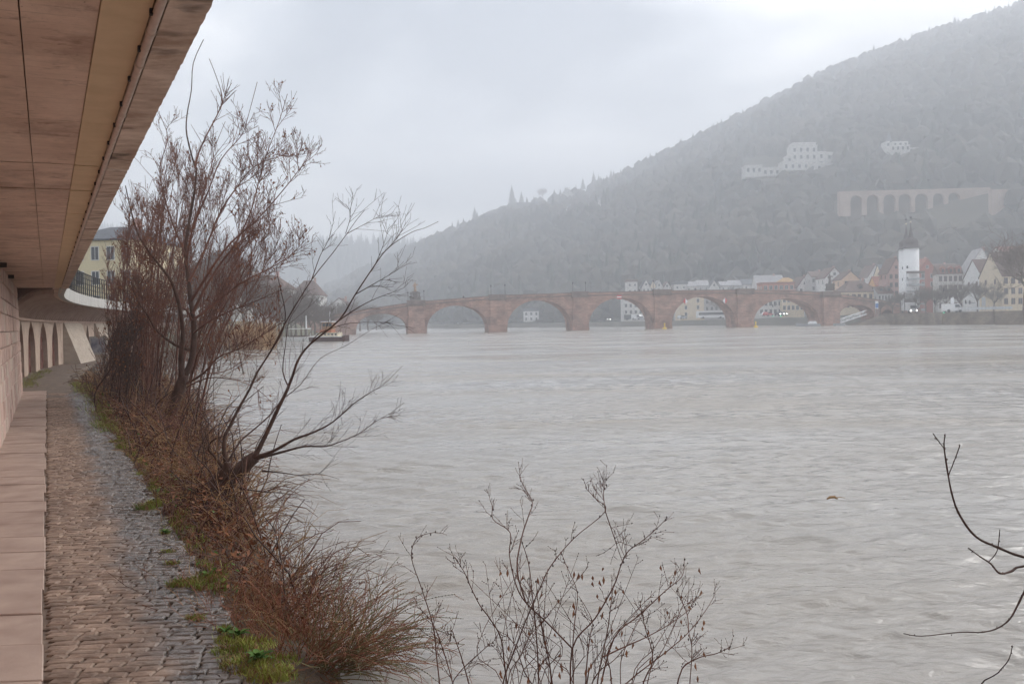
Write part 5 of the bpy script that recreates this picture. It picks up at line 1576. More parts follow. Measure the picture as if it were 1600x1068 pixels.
# ------------------------------------------------------------------ vehicles
def car(loc, rz, paint_, label, kind='car', lights=False, group=None):
    prof = {'car': ([(-2.1, .35), (2.1, .35), (2.15, .75), (1.2, .95), (0.5, 1.45), (-1.3, 1.48), (-2.0, 1.0), (-2.15, .7)], 4.2, [(-1.35, .98), (0.95, .98), (0.45, 1.38), (-1.2, 1.4)]),
            'van': ([(-2.6, .4), (2.6, .4), (2.65, 1.1), (2.0, 1.3), (1.4, 2.3), (-2.6, 2.35)], 5.2, [(0.2, 1.35), (1.75, 1.35), (1.3, 2.1), (0.2, 2.1)]),
            'bus': ([(-5.8, .4), (5.8, .4), (5.8, 2.9), (5.6, 3.1), (-5.7, 3.1), (-5.8, 2.9)], 11.6, [(-5.4, 1.5), (5.6, 1.5), (5.6, 2.6), (-5.4, 2.6)])}[kind]
    e_ = empty({'car': 'car', 'van': 'van', 'bus': 'bus'}[kind], loc, label, kind, rz, group)
    w_ = {'car': 0.88, 'van': 1.0, 'bus': 1.25}[kind]
    MB().extrude_y(prof[0], -w_, w_).build('body', M[paint_], e_, local=True)
    for sg in (-1, 1): MB().extrude_y(prof[2][::-1] if False else prof[2], sg * (w_ + 0.004) - 0.01, sg * (w_ + 0.004) + 0.01).build('side_windows', M['glass'], e_, local=True)
    xf = prof[0][1][0]
    for x in (-xf * 0.62, xf * 0.62):
        for sg in (-1, 1):
            mb = MB(); rr = 0.33 if kind == 'car' else 0.42; n_ = 12
            mb.v = [(x + rr * math.cos(6.283 * j / n_), sg * w_ + yy, rr + rr * math.sin(6.283 * j / n_)) for yy in (-0.12, 0.02) for j in range(n_)]
            mb.f = [tuple(range(n_)), tuple(range(2 * n_ - 1, n_ - 1, -1))] + [(j, (j + 1) % n_, n_ + (j + 1) % n_, n_ + j) for j in range(n_)]
            mb.build('wheel', M['rubber'], e_, local=True)
    for sg in (-1, 1): MB().bx(xf + 0.02, xf + 0.07, sg * w_ * 0.75 - 0.14, sg * w_ * 0.75 + 0.14, .6, .8).build('headlight', M['head_light'] if lights else M['whitepaint'], e_, local=True)
    return e_
def place(u, D, z): p = at(u, 495, D); p.z = z; return p
car(place(1488.5, 266, 3.3), R(4), 'carwhite', 'white van parked on the quay in front of the white fence', 'van')
car(place(1111, 402, 2.75), R(6), 'carwhite', 'left white coach parked beyond the fourth arch', 'bus')
car(place(1140, 404, 2.75), R(-14), 'carwhite', 'right white coach parked beyond the fourth arch', 'bus')
car(place(1218, 352, 3.3), R(-80), 'cardark', 'dark car with lit headlights seen through the fifth arch', 'car', True)
car(place(1222.5, 361, 3.3), R(-80), 'cardark', 'second dark car with lit headlights under the fifth arch', 'car', True)
for k, (u, D, pt, lab) in enumerate([(996, 440, 'carwhite', 'white van beyond the third arch'), (1003, 436, 'carsilver', 'silver car nearest the fourth pier beyond the third arch'), (1014, 434, 'carwhite', 'white car behind the fourth pier beyond the third arch'), (985, 446, 'cardark', 'dark car left of the white van beyond the third arch'),
                                     (1066, 420, 'carsilver', 'silver car left of the coaches beyond the fourth arch'), (1200, 356, 'carred', 'red car under the left half of the fifth arch'), (1196, 370, 'carwhite', 'white car under the left half of the fifth arch')]):
    car(place(u, D, 2.8 if u < 1150 else 3.3), R(-40 + 17 * k), pt, lab, 'van' if 'van' in lab else 'car', group='traffic on the far bank')
car(place(949, 470, 2.6), R(-78), 'cardark', 'car with bright headlights coming along beyond the third arch', 'car', True)
# truck with open tailgate below the tower
p = place(1422, 300, 3.3)
tk = empty('truck', p, 'white truck seen end-on below the gate tower', 'truck', R(-93))
MB().extrude_y([(1.0, .5), (3.2, .5), (3.25, 1.4), (2.9, 2.6), (1.0, 2.6)], -1.15, 1.15).build('cab', M['carwhite'], tk, local=True)
MB().bx(-4.5, 0.95, -1.25, 1.25, .9, 3.3).build('box_body', M['whitepaint'], tk, local=True)
MB().bx(3.12, 3.22, -0.95, .95, 1.5, 2.3).build('windscreen', M['glass'], tk, local=True)
for x in (-3.2, 2.2):
    for sg in (-1, 1):
        n_ = 12; mb = MB(); mb.v = [(x + .45 * math.cos(6.283 * j / n_), sg * 1.1 + yy, .45 + .45 * math.sin(6.283 * j / n_)) for yy in (-.13, .13) for j in range(n_)]
        mb.f = [tuple(range(n_)), tuple(range(2 * n_ - 1, n_ - 1, -1))] + [(j, (j + 1) % n_, n_ + (j + 1) % n_, n_ + j) for j in range(n_)]; mb.build('wheel', M['rubber'], tk, local=True)
for sg in (-1, 1): MB().bx(3.21, 3.28, sg * .85 - .15, sg * .85 + .15, .75, .95).build('headlight', M['head_light'], tk, local=True)
MB().bx(1.0, 3.1, -1.1, 1.1, 2.603, 3.2).build('roof_fairing', M['carwhite'], tk, local=True)
fr = empty('gantry', place(1422, 296, 3.3), 'dark steel sign gantry standing in front of the truck', 'gantry')
for x in (-1.55, 1.55): MB().tube([Vector((x, 0, 0)), Vector((x, 0, 6.2))], .1, 6).build('post', M['iron'], fr, local=True)
MB().bx(-1.5, 1.5, -.06, .06, 3.3, 4.4).build('board', M['statue_dark'], fr, local=True)
# fence, signs, signals
M['fencepanel'] = mat('fence_panel', (0.5, 0.51, 0.52), (0.62, 0.63, 0.63), scale=2, rough=.6)
fe = empty('fence', place(1530, 263, 3.3), 'long white panel fence along the quay edge', 'fence')
for k in range(16):
    u = 1500 + k * 5.3; p = place(u, 263, 3.3)
    MB().bx(p.x - .40, p.x + .40, 262.97, 263.03, 3.95, 4.62).build('panel', M['fencepanel'], fe)
    MB().bx(p.x - .46, p.x - .425, 262.95, 263.05, 3.3, 4.8).build('post', M['steel'], fe)
for u, v, D, h, lab in [(1474.3, 454, 268, 6.5, 'tall traffic signal showing green among the quay trees'), (1508.8, 473, 270, 3.6, 'left one of two low green traffic signals by the big trunk'), (1515, 473.5, 275, 3.6, 'right one of two low green traffic signals by the big trunk'), (1460.5, 472.5, 280, 3.8, 'low green traffic signal beside the red house'),
                     (1207.3, 478.5, 362, 3.4, 'high green traffic signal seen through the fifth arch'), (1220, 489, 360, 3.0, 'low green traffic signal above the lit car under the fifth arch')]:
    p = at(u, v, D); e_ = empty('traffic_light', (p.x, D, 3.25), lab, 'traffic light'); h = p.z - 3.25
    MB().tube([Vector((0, .1, 0)), Vector((0, .1, h + .6))], .07, 6).build('pole', M['iron'], e_, local=True)
    MB().bx(-.17, .17, -.13, .03, h - .25, h + .75).build('housing', M['iron'], e_, local=True)
    MB().lathe([(.02, 0), (.16, .02), (.16, .06), (.02, .08)], (0, 0, 0), 10).build('lens', M['green_light'], e_, local=True)
    e_.children[-1].rotation_euler = (R(90), 0, 0); e_.children[-1].location = (0, -.135, h)
for u, v0, v1, D, W_, m_, lab in [(1370, 470, 482, 296, .9, 'whitepaint', 'tall blue and white bank sign beside the bridge ramp'), (1488, 465, 474, 267, .85, 'whitepaint', 'white poster pillar standing behind the white van'), (1537, 464, 478, 272, 1.0, 'carsilver', 'pale glass bus shelter panel behind the fence')]:
    a = at(u, v1, D); b_ = at(u, v0, D); e_ = empty('sign_board', (a.x, D, 3.25), lab, 'sign')
    MB().bx(-W_ / 2, W_ / 2, -.08, .08, a.z - 3.25, b_.z - 3.25).build('panel', M[m_], e_, local=True)
    for sg in (-1, 1): MB().bx(sg * W_ * .4 - .05, sg * W_ * .4 + .05, -.04, .04, -.05, a.z - 3.25 - .003).build('post', M['steel'], e_, local=True)
    if u == 1370: MB().bx(-W_ / 2 + .03, W_ / 2 - .03, -.1, -.083, (a.z - 3.25) * .5 + (b_.z - 3.25) * .5 - .9, (b_.z - 3.25) - .75).build('blue_field', mat('sign_blue', (.05, .16, .42), rough=.5), e_, local=True)
# board leaning at the arcade
p = bank(col_s(137), AN + 0.75, 0.5); e_ = empty('notice_board', p, 'small pale notice board standing by the far buttress', 'sign', R(10))
MB().bx(-.62, .62, -.04, .04, .35, 1.75).build('frame', M['concrete_pale'], e_, local=True)
MB().bx(-.5, .5, -.06, -.043, .5, 1.6).build('poster', mat('poster_print', (.16, .17, .22), (.42, .42, .45), scale=2.2, rough=.6), e_, local=True)
for x in (-.5, .5): MB().bx(x - .04, x + .04, -.035, .035, -.05, .347).build('leg', M['iron'], e_, local=True)
# ------------------------------------------------------------------ bare trees and shrubs on the near bank
def spawn(mb, pts, r, n, L0, rad, lvl, up=0.35, lo=0.15, spread=0.8, buds=None, leaves=None, seg=3, minr=0.003, fwd=0.75, bend=0.13, hi=1.0):
    """side twigs along a polyline, recursive"""
    m_ = len(pts) - 1
    for _ in range(n):
        t_ = lo + (hi - lo) * r.random() ** 0.85; x = t_ * m_; i = min(int(x), m_ - 1)
        p = pts[i].lerp(pts[i + 1], x - i); d = (pts[i + 1] - pts[i]).normalized()
        ax = Vector((r.gauss(0, 1), r.gauss(0, 1), r.gauss(0, 1))); ax = (ax - d * ax.dot(d)).normalized()
        dd = (d * fwd + ax * spread + Vector((0, 0, up))).normalized()
        L_ = L0 * r.uniform(0.35, 1.15) * (1.2 - 0.75 * t_)
        q = p.copy(); out = [p]
        for k in range(seg):
            dd = (dd + Vector((r.gauss(0, bend), r.gauss(0, bend), r.gauss(up * 0.25, bend)))).normalized()
            q = q + dd * (L_ / seg); out.append(q.copy())
        mb.tube(out, taper(seg + 1, rad, max(rad * 0.45, minr)), 3, cap=False)
        if buds is not None:
            for k in range(1, seg + 1):
                if r.random() < 0.75: buds.octa(out[k], rad * r.uniform(1.6, 2.6), rad * r.uniform(2.2, 4))
        if leaves is not None and r.random() < leaves[1]:
            for k in range(r.randint(1, 2)):
                a = out[r.randint(1, seg)]; ls = leaves[2] * r.uniform(0.6, 1.3)
                w_ = Vector((r.gauss(0, 1), r.gauss(0, 1), r.gauss(0, .3))).normalized() * ls * 0.4
                t2 = a + Vector((r.gauss(0, .3) * ls, r.gauss(0, .3) * ls, -ls))
                mid = a.lerp(t2, .5)
                leaves[0].add([a, mid + w_, t2, mid - w_], [(0, 1, 2, 3)])
        if lvl > 0:
            spawn(mb, out, r, max(1, int(n * 0.3 * r.uniform(.6, 1.3)) if n > 8 else r.randint(1, 3)), L0 * 0.5, max(rad * 0.6, minr), lvl - 1, up, 0.2, spread, buds, leaves, seg, minr, fwd, bend)
def px_path(L_, D, dd=0.0, sub=3):
    n = len(L_)
    return smooth_path([at(u, v, D + dd * i / max(n - 1, 1)) for i, (u, v) in enumerate(L_)], sub)

def taper2(n, r0, r1):
    return [r1 + (r0 - r1) * (1 - i / max(n - 1, 1)) ** 1.7 for i in range(n)]

# --- tall forked tree
r = random.Random(21)
DA = 26.0
base = at(258, 672, DA); gz = 0.12
tA = empty('bare_tree', (base.x, base.y, gz), 'tall bare tree with forked dark trunk leaning over the bank', 'tree')
trunk = MB(); tw = MB(); lv = MB()
tr_p = px_path([(252, 700), (262, 665), (272, 630), (283, 600), (288, 585)], DA); trunk.tube(tr_p, taper(len(tr_p), .19, .125), 9)
limbs = [([(286, 592), (298, 568), (303, 540), (303, 500), (298, 470), (294, 430), (290, 390), (295, 350), (303, 305), (307, 265), (304, 259), (292, 212), (292, 181), (299, 141), (302, 99), (318, 62)], .095, .010, .5),
         ([(305, 262), (310, 240), (324, 209), (344, 170), (347, 150), (338, 120), (327, 92)], .028, .008, .3), ([(344, 172), (352, 148), (362, 130)], .012, .006, .1),
         ([(285, 598), (283, 560), (286, 520), (281, 480), (268, 440), (250, 415), (232, 392), (216, 366), (205, 330), (196, 290)], .085, .012, -1.5),
         ([(297, 546), (273, 538), (245, 516), (231, 493), (214, 468), (205, 440)], .05, .012, -1.0), ([(233, 497), (240, 470), (255, 440)], .02, .008, .3),
         ([(300, 500), (292, 485), (280, 480), (262, 478)], .03, .012, .5),
         ([(301, 490), (318, 455), (340, 418), (368, 380), (392, 330), (404, 285), (417, 240), (436, 190), (449, 147)], .045, .008, 1.5),
         ([(299, 470), (330, 420), (360, 380), (400, 345), (440, 300), (470, 262), (482, 245)], .042, .008, -1.0),
         ([(302, 500), (340, 470), (380, 440), (420, 420), (452, 400), (480, 372)], .04, .008, 1.0), ([(303, 520), (330, 500), (362, 485), (400, 470), (440, 452)], .03, .007, -2.0),
         ([(296, 440), (320, 390), (345, 330), (372, 290), (395, 262), (420, 250), (447, 240)], .035, .008, 2.0),
         ([(292, 410), (300, 360), (325, 300), (345, 250), (375, 215), (384, 195), (402, 128)], .03, .007, -1.2),
         ([(290, 398), (270, 350), (255, 300), (250, 260), (262, 215), (250, 180)], .03, .008, 1.5),
         ([(290, 600), (318, 583), (341, 558), (375, 544), (417, 519), (445, 500)], .035, .008, -1.0), ([(292, 604), (325, 590), (360, 592), (388, 600), (408, 612)], .022, .006, -1.5),
         ([(318, 583), (350, 580), (385, 560), (400, 540)], .018, .006, 1.0), ([(300, 360), (312, 320), (330, 260), (336, 230), (352, 190)], .02, .006, 1.4)]
for k, (pl, r0, r1, dd) in enumerate(limbs):
    pts = px_path(pl, DA, dd)
    (trunk if r0 > .045 else tw).tube(pts, taper2(len(pts), r0, r1), 7 if r0 > .045 else 5)
    spawn(tw, pts, r, (24 if r0 > .03 else 11) if k > 2 else 14, 1.3 if k > 2 else .6, .0085, 2 if k > 2 else 0, up=.28, lo=.2, leaves=(lv, .16, .06), minr=.0046, bend=.08, hi=.95 if k > 2 else .6)
trunk.build('trunk', M['bark'], tA, smooth=True); tw.build('twigs', M['twig'], tA, kind='stuff'); lv.build('dead_leaves', M['deadleaf'], tA, kind='stuff')

# --- thickets of upright stems around and behind it
def thicket(label, bases, tops, ns, D0, D1, seed, m='twig', tr=.02, twn=18, leafp=.25):
    r = random.Random(seed)
    (bu0, bu1, bv) = bases
    loc = at((bu0 + bu1) / 2, bv, (D0 + D1) / 2); loc.z = .2
    e_ = empty('bare_shrub', loc, label, 'shrub', group='bare shrubs on the near bank'); st = MB(); tw = MB(); lv = MB()
    for k in range(ns):
        D = r.uniform(D0, D1); ub = r.uniform(bu0, bu1); ut = r.uniform(tops[0], tops[1])
        # tops lean the same way as their bases sit
        ut = .55 * ut + .45 * (tops[0] + (ub - bu0) / (bu1 - bu0) * (tops[1] - tops[0]))
        vt = float(np.interp(ut, tops[2], tops[3])) + r.uniform(0, 90)
        b0 = at(ub, bv, D); b0.z = .1; t0 = at(ut, vt, D + r.uniform(-1, 1.5))
        m1 = b0.lerp(t0, .35); m1.x = b0.x + (t0.x - b0.x) * .2; m1.x += r.gauss(0, .12)
        m2 = b0.lerp(t0, .7); m2.x = b0.x + (t0.x - b0.x) * .6; m2.x += r.gauss(0, .12)
        pts = smooth_path([b0, m1, m2, t0], 4)
        rr = tr * r.uniform(.6, 1.4)
        st.tube(pts, taper(len(pts), rr, .006), 5)
        spawn(tw, pts, r, int(twn * 1.1), 1.15, .0068, 1, up=.42, lo=.12, spread=.6, leaves=(lv, leafp * .7, .065), minr=.0046, bend=.08)
    st.build('stems', M[m], e_, smooth=True); tw.build('twigs', M[m], e_, kind='stuff'); lv.build('dead_leaves', M['deadleaf'], e_, kind='stuff')
env_u = [150, 170, 190, 220, 260, 300, 350, 400, 450, 480]; env_v = [410, 385, 335, 265, 240, 225, 225, 240, 275, 310]
thicket('dense reddish thicket of upright stems left of the tall forked tree', (170, 235, 625), (162, 275, env_u, env_v), 20, 30, 38, 1, 'twig', .028, 22, .35)
thicket('reddish thicket of stems right behind the tall forked tree', (225, 300, 610), (230, 400, env_u, env_v), 22, 30, 36, 2, 'twig', .025, 22, .35)
thicket('loose fan of shrub stems reaching out over the water', (270, 330, 600), (320, 470, env_u, [v + 60 for v in env_v]), 15, 27, 33, 3, 'twig', .02, 20, .3)
thicket('low tangle of shrub stems in front of the railing', (150, 230, 620), (152, 262, env_u, [v + 150 for v in env_v]), 20, 26, 33, 4, 'twig_dark', .018, 16, .25)
thicket('shrub with grey stems farther along the left bank', (230, 380, 548), (230, 420, env_u, [v + 160 for v in env_v]), 18, 52, 66, 5, 'bark_grey', .04, 16, .1)

# --- leaning tree
r = random.Random(5)
DB = 14.2
base = at(300, 812, DB)
tB = empty('bare_tree', (base.x, base.y, .1), 'low dark tree leaning out over the water with spreading limbs', 'tree')
trunk = MB(); tw = MB()
pts = px_path([(292, 815), (318, 790), (340, 765), (368, 742), (388, 722), (400, 713)], DB, .2); trunk.tube(pts, [.085 + .095 * (1 - i / (len(pts) - 1)) ** 1.2 for i in range(len(pts))], 9)
pts = px_path([(312, 795), (325, 775), (338, 752), (352, 735), (356, 722)], DB - .15); trunk.tube(pts, taper(len(pts), .11, .05), 8)
limbsB = [([(354, 728), (350, 700), (352, 680), (360, 664), (374, 636), (390, 608), (403, 580), (425, 545), (450, 497), (487, 437), (520, 395), (542, 365), (556, 345), (570, 328)], .05, .008, 1.0),
          ([(397, 716), (410, 690), (424, 661), (436, 635), (447, 613), (458, 585), (466, 562), (485, 537), (530, 500), (555, 460), (587, 412), (602, 392), (620, 377), (645, 362), (664, 356), (685, 346)], .055, .007, .8),
          ([(400, 714), (430, 703), (460, 686), (490, 675), (520, 659), (553, 630), (580, 612), (601, 599), (629, 571)], .042, .006, -.8),
          ([(402, 716), (440, 706), (475, 697), (500, 697), (517, 695), (559, 678), (587, 658), (610, 645), (631, 629)], .032, .005, -.5),
          ([(356, 722), (375, 690), (395, 672), (420, 650), (440, 625), (470, 600), (500, 560), (540, 540), (580, 515), (606, 502)], .024, .006, 1.5),
          ([(425, 545), (440, 520), (446, 490), (438, 450), (432, 420), (428, 370), (432, 330)], .018, .006, -.3),
          ([(487, 437), (500, 400), (515, 370), (524, 330)], .013, .005, .2), ([(530, 500), (560, 480), (590, 465), (630, 450), (637, 440)], .016, .005, .4),
          ([(587, 412), (600, 380), (609, 350)], .01, .004, 0), ([(602, 392), (622, 370), (634, 348)], .01, .004, .2), ([(555, 460), (590, 440), (615, 425), (631, 408)], .012, .004, -.4),
          ([(348, 730), (335, 712), (326, 702), (330, 690), (342, 682)], .035, .022, -.2), ([(452, 606), (442, 580), (446, 540), (452, 500), (470, 470), (482, 430)], .018, .006, .6),
          ([(410, 735), (440, 738), (470, 742), (500, 740), (530, 748)], .018, .005, -1.0), ([(374, 762), (410, 768), (440, 770), (475, 775)], .016, .005, -.8),
          ([(485, 537), (500, 520), (545, 505), (600, 503), (610, 500)], .014, .004, -.6), ([(540, 365), (548, 335), (540, 318)], .008, .004, 0), ([(542, 365), (570, 350), (602, 332)], .009, .004, .2)]
for k, (pl, r0, r1, dd) in enumerate(limbsB):
    pts = px_path(pl, DB, dd)
    (trunk if r0 > .03 else tw).tube(pts, [x * .68 for x in taper2(len(pts), r0, r1 * .65)], 7 if r0 > .03 else 5)
    spawn(tw, pts, r, (18 if k > 1 else 13) if r0 > .03 else 8, .6, .0032, 1, up=.12, lo=.1, minr=.0019, spread=.55, bend=.07, hi=.86 if k > 1 else .7)
trunk.build('trunk', M['bark'], tB, smooth=True); tw.build('twigs', M['twig_dark'], tB, kind='stuff')

# --- undergrowth along the bank
def arc(mb, p, d, L_, rad, r, droop=.5, seg=5, sides=3):
    q = p.copy(); out = [q.copy()]; dd = d.normalized()
    for k in range(seg):
        dd = (dd + Vector((r.gauss(0, .2), r.gauss(0, .2), r.gauss(0, .1) - droop * (k + .5) / seg * .5))).normalized()
        q = q + dd * (L_ / seg); out.append(q.copy())
    mb.tube(out, taper(seg + 1, rad, rad * .4), sides, cap=False)
    return out
r = random.Random(77)
br1, br2, gr1, br3 = MB(), MB(), MB(), MB()
for k in range(4300):
    s_ = 8.6 + (r.random() ** 1.25) * 44; w = bank_w(s_)
    edge = 1.28 + .12 * math.sin(s_ * .9) + .1 * math.sin(s_ * 2.3)
    n_ = r.uniform(edge, w + .25); p = bank(s_, n_, bank_z(s_, n_) - .02)
    if s_ < 12 and r.random() < .8: continue
    a = r.uniform(0, 6.28)
    d = Vector((math.cos(a) * .75, math.sin(a) * .75, r.uniform(.5, 1.3)))
    if n_ < edge + .35: d += (bank(s_, n_ + 1, 0) - bank(s_, n_, 0)) * .6
    hgt = (.35 + .75 * min(1, (n_ - edge) / .9)) * r.uniform(.6, 1.35) * (1.0 if s_ < 20 else 1.25)
    which = r.random(); tan = math.sin(s_ * .35 + n_) * .15
    rad = .0046 * (1 + s_ / 24) * r.uniform(.6, 1.5)
    if which < .45 + tan: arc(br2, p, d, hgt, rad * .85, r, .9)
    elif which < .9:
        ap = arc(br1, p, d, hgt, rad, r, 1.0)
        if r.random() < .45: spawn(br1, ap, r, 3, .25, rad * .6, 0, up=.2, lo=.3, minr=.0016)
    else: arc(br3, p, d * .6 + Vector((0, 0, 1)), hgt * r.choice((.5, 1.2)), rad * 1.7, r, .3)
props(br1.build('bramble', M['twig']), 'red-brown bramble stems tangled along the bank', 'brambles', kind='stuff')
props(br2.build('dry_grass', M['twig_tan']), 'tan dead grass and stalks along the bank edge', 'dry grass', kind='stuff')
props(br3.build('dark_brush', M['twig_dark']), 'dark upright dead stalks along the bank', 'brush', kind='stuff')
# withered and green leaves caught in the brush
lf1, lf2 = MB(), MB()
for k in range(4200):
    s_ = 8.4 + (r.random() ** 1.3) * 34; w = bank_w(s_); n_ = r.uniform(1.25, w + .1); p = bank(s_, n_, bank_z(s_, n_) + r.random() ** 1.6 * .75)
    l_ = r.uniform(.014, .034) * (1 + s_ / 40); a = r.uniform(0, 6.28); d = Vector((math.cos(a), math.sin(a), r.gauss(0, .6))).normalized() * l_; w_ = d.cross(Vector((r.gauss(0, 1), r.gauss(0, 1), 1))).normalized() * l_ * r.uniform(.25, .5)
    (lf2 if (n_ < 1.5 and r.random() < .14) else lf1).add([p - d, p - w_, p + d, p + w_], [(0, 1, 2, 3)])
props(lf1.build('withered_leaves', M['deadleaf']), 'withered brown leaves caught among the bank brambles', 'dead leaves', kind='stuff')
props(lf2.build('ivy_leaves', M['leaf']), 'small green leaves low in the brush beside the path', 'leaves', kind='stuff')
# dark root tangle below the leaning tree
rt = MB(); r = random.Random(9)
for k in range(420):
    p = at(r.uniform(262, 345), r.uniform(785, 822), r.uniform(13.3, 14.8)); p.z = r.uniform(.05, .4)
    arc(rt, p, Vector((r.gauss(0, 1), r.gauss(0, 1), r.uniform(.1, 1))), r.uniform(.25, .6), .006, r, .9)
rt.build('root_shoots', M['twig_dark'], tB, kind='stuff')

# --- rounded bush at the water's edge
def bush(label, u, v, D, ns, Lm, seed, green=.3, lean=(0, 0)):
    r = random.Random(seed); c = at(u, v, D); c.z = .05
    e_ = empty('willow_bush', c, label, 'bush'); s1, s2, bd, dry = MB(), MB(), MB(), MB()
    for k in range(ns):
        a = r.uniform(0, 6.28); q = math.sqrt(r.random()) * .42
        p = c + Vector((math.cos(a) * q * 1.3, math.sin(a) * q, 0)); el = r.uniform(.12, 1.0)
        right = math.cos(a) > .15
        d = Vector((math.cos(a) * math.sqrt(1 - el * el) * 1.25 + lean[0], math.sin(a) * math.sqrt(1 - el * el) + lean[1], el * .95 + .12))
        L_ = Lm * r.uniform(.55, 1.1) * (1.0 if el < .8 else .88)
        isg = right and r.random() < green * 2
        pts = arc(s2 if isg else (dry if r.random() < .3 else s1), p, d, L_, r.uniform(.003, .0062), r, .35, 7)
        if r.random() < .8:
            spawn(s1 if r.random() < .7 else dry, pts, r, 4, .3, .0024, 0, up=.1, lo=.35, minr=.0015)
        if r.random() < .35 and el < .9:
            for i in range(len(pts) - 3, len(pts) - 1):
                for f in (0, .2, .4, .6, .8): bd.octa(pts[i].lerp(pts[i + 1], f), .0045, .006)
    s1.build('brown_stems', M['twig_rust'] if seed == 3 else M['twig'], e_, kind='stuff'); s2.build('olive_stems', M['twig_green'], e_, kind='stuff'); dry.build('dry_stems', M['twig_tan'], e_, kind='stuff'); bd.build('buds', M['twig_dark'], e_, kind='stuff')
bush('rounded reddish willow bush at the water edge beside the path', 470, 1022, 8.05, 520, 0.97, 3, .3, (.05, .1))
bush('tan and brown bush left of the rounded willow bush', 385, 960, 9.1, 170, .9, 4, .05, (-.1, .1))
bush('brown bush behind the rounded willow bush under the leaning tree', 420, 900, 10.2, 150, 1.0, 6, .05, (0, .1))

# --- foreground shrub
r = random.Random(15); DD = 4.5
c = at(880, 1068, DD); c.z = .05
sh = empty('budding_shrub', c, 'thin budding shrub with small dark buds in the centre foreground', 'shrub'); st, tw, bd, lf = MB(), MB(), MB(), MB()
fg = [[(893, 1300), (896, 1120), (896, 1068), (895, 1013), (898, 971), (902, 925), (886, 885), (877, 863)], [(893, 1120), (894, 1013), (930, 965), (959, 915), (970, 883), (982, 860), (1004, 844), (1026, 825), (1043, 808)],
      [(820, 1300), (795, 1110), (786, 1068), (804, 1015), (822, 968), (845, 915), (861, 883), (897, 840), (946, 798), (930, 778), (915, 762)], [(946, 799), (960, 840), (972, 876)], [(946, 798), (943, 770), (947, 748)],
      [(894, 1012), (854, 971), (822, 941), (806, 912), (796, 866), (797, 831), (770, 810), (772, 780)], [(930, 1300), (932, 1090), (941, 1026), (950, 980), (954, 948), (958, 915)], [(941, 1026), (975, 1010), (1011, 994), (1050, 972), (1086, 945)],
      [(934, 1090), (959, 997), (998, 961), (1040, 922), (1066, 899), (1069, 870)], [(960, 1300), (962, 1100), (981, 1065), (1043, 1016), (1076, 987), (1102, 954), (1118, 927)], [(1076, 987), (1074, 960), (1066, 940), (1058, 918)],
      [(710, 1400), (692, 1120), (687, 1068), (682, 1023), (677, 977), (659, 919), (643, 870), (652, 840), (679, 831)], [(740, 1400), (718, 1110), (708, 1068), (692, 1013), (675, 971), (650, 945)], [(760, 1400), (740, 1110), (732, 1065), (721, 1026), (712, 1000), (706, 984), (703, 998)],
      [(812, 1200), (790, 1050), (783, 997), (765, 965), (750, 945), (735, 915), (727, 896), (711, 870)], [(822, 941), (808, 890), (815, 840), (826, 805), (832, 785), (822, 765), (812, 746)], [(850, 1300), (842, 1068), (838, 990), (832, 930), (826, 880), (815, 845)],
      [(870, 1300), (862, 1068), (850, 1000), (842, 950), (838, 910)], [(905, 1300), (915, 1068), (921, 1000), (925, 968), (904, 930)], [(980, 1300), (1000, 1090), (1020, 1030), (1008, 980), (1000, 940)], [(1040, 1200), (1060, 1060), (1085, 1030), (1120, 1020), (1140, 1010)], [(1075, 1100), (1080, 1040), (1081, 1010), (1076, 990)],
      [(856, 1300), (846, 1110), (820, 1050), (806, 1010), (790, 990)], [(900, 1250), (920, 1090), (935, 1050), (960, 1030), (985, 1000)], [(695, 1120), (710, 1060), (760, 1010), (768, 1005)]]
for k, pl in enumerate(fg):
    pts = px_path(pl, DD, r.uniform(-.4, .5), 4)
    thick = .0039 if len(pl) > 4 else .0026
    st.tube(pts, taper(len(pts), thick, .0013), 5)
    spawn(tw, pts, r, 9, .17, .0013, 1, up=.25, lo=.3, buds=bd, minr=.0008, spread=.8)
    for i in range(len(pts) // 2, len(pts)):
        if r.random() < .5: bd.octa(pts[i] + Vector((r.gauss(0, .004), 0, r.gauss(0, .004))), .0038, .0075)
for k in range(26):      # thin straight side stems crossing each other
    u0 = r.uniform(770, 1020); pts = px_path([(u0 + r.uniform(-30, 30), 1250), (u0, 1068), (u0 + r.uniform(-45, 45), 1010), (u0 + r.uniform(-85, 85), r.uniform(860, 980))], DD + r.uniform(-.4, .6), 0, 4)
    st.tube(pts, taper(len(pts), .003, .001), 4); spawn(tw, pts, r, 8, .13, .0011, 0, up=.2, lo=.4, buds=bd, minr=.0007)
for k in range(70):      # hanging withered leaves
    p = at(r.uniform(780, 1100), r.uniform(880, 1060), DD + r.uniform(-.3, .4)); L_ = r.uniform(.02, .04)
    lf.add([p, p + Vector((.006, .003, -L_ * .5)), p + Vector((r.gauss(0, .006), 0, -L_)), p + Vector((-.006, -.002, -L_ * .5))], [(0, 1, 2, 3)])
st.build('stems', M['twig'], sh, smooth=True); tw.build('twigs', M['twig'], sh, kind='stuff'); bd.build('buds', M['twig_dark'], sh, kind='stuff'); lf.build('withered_leaves', M['deadleaf'], sh, kind='stuff')

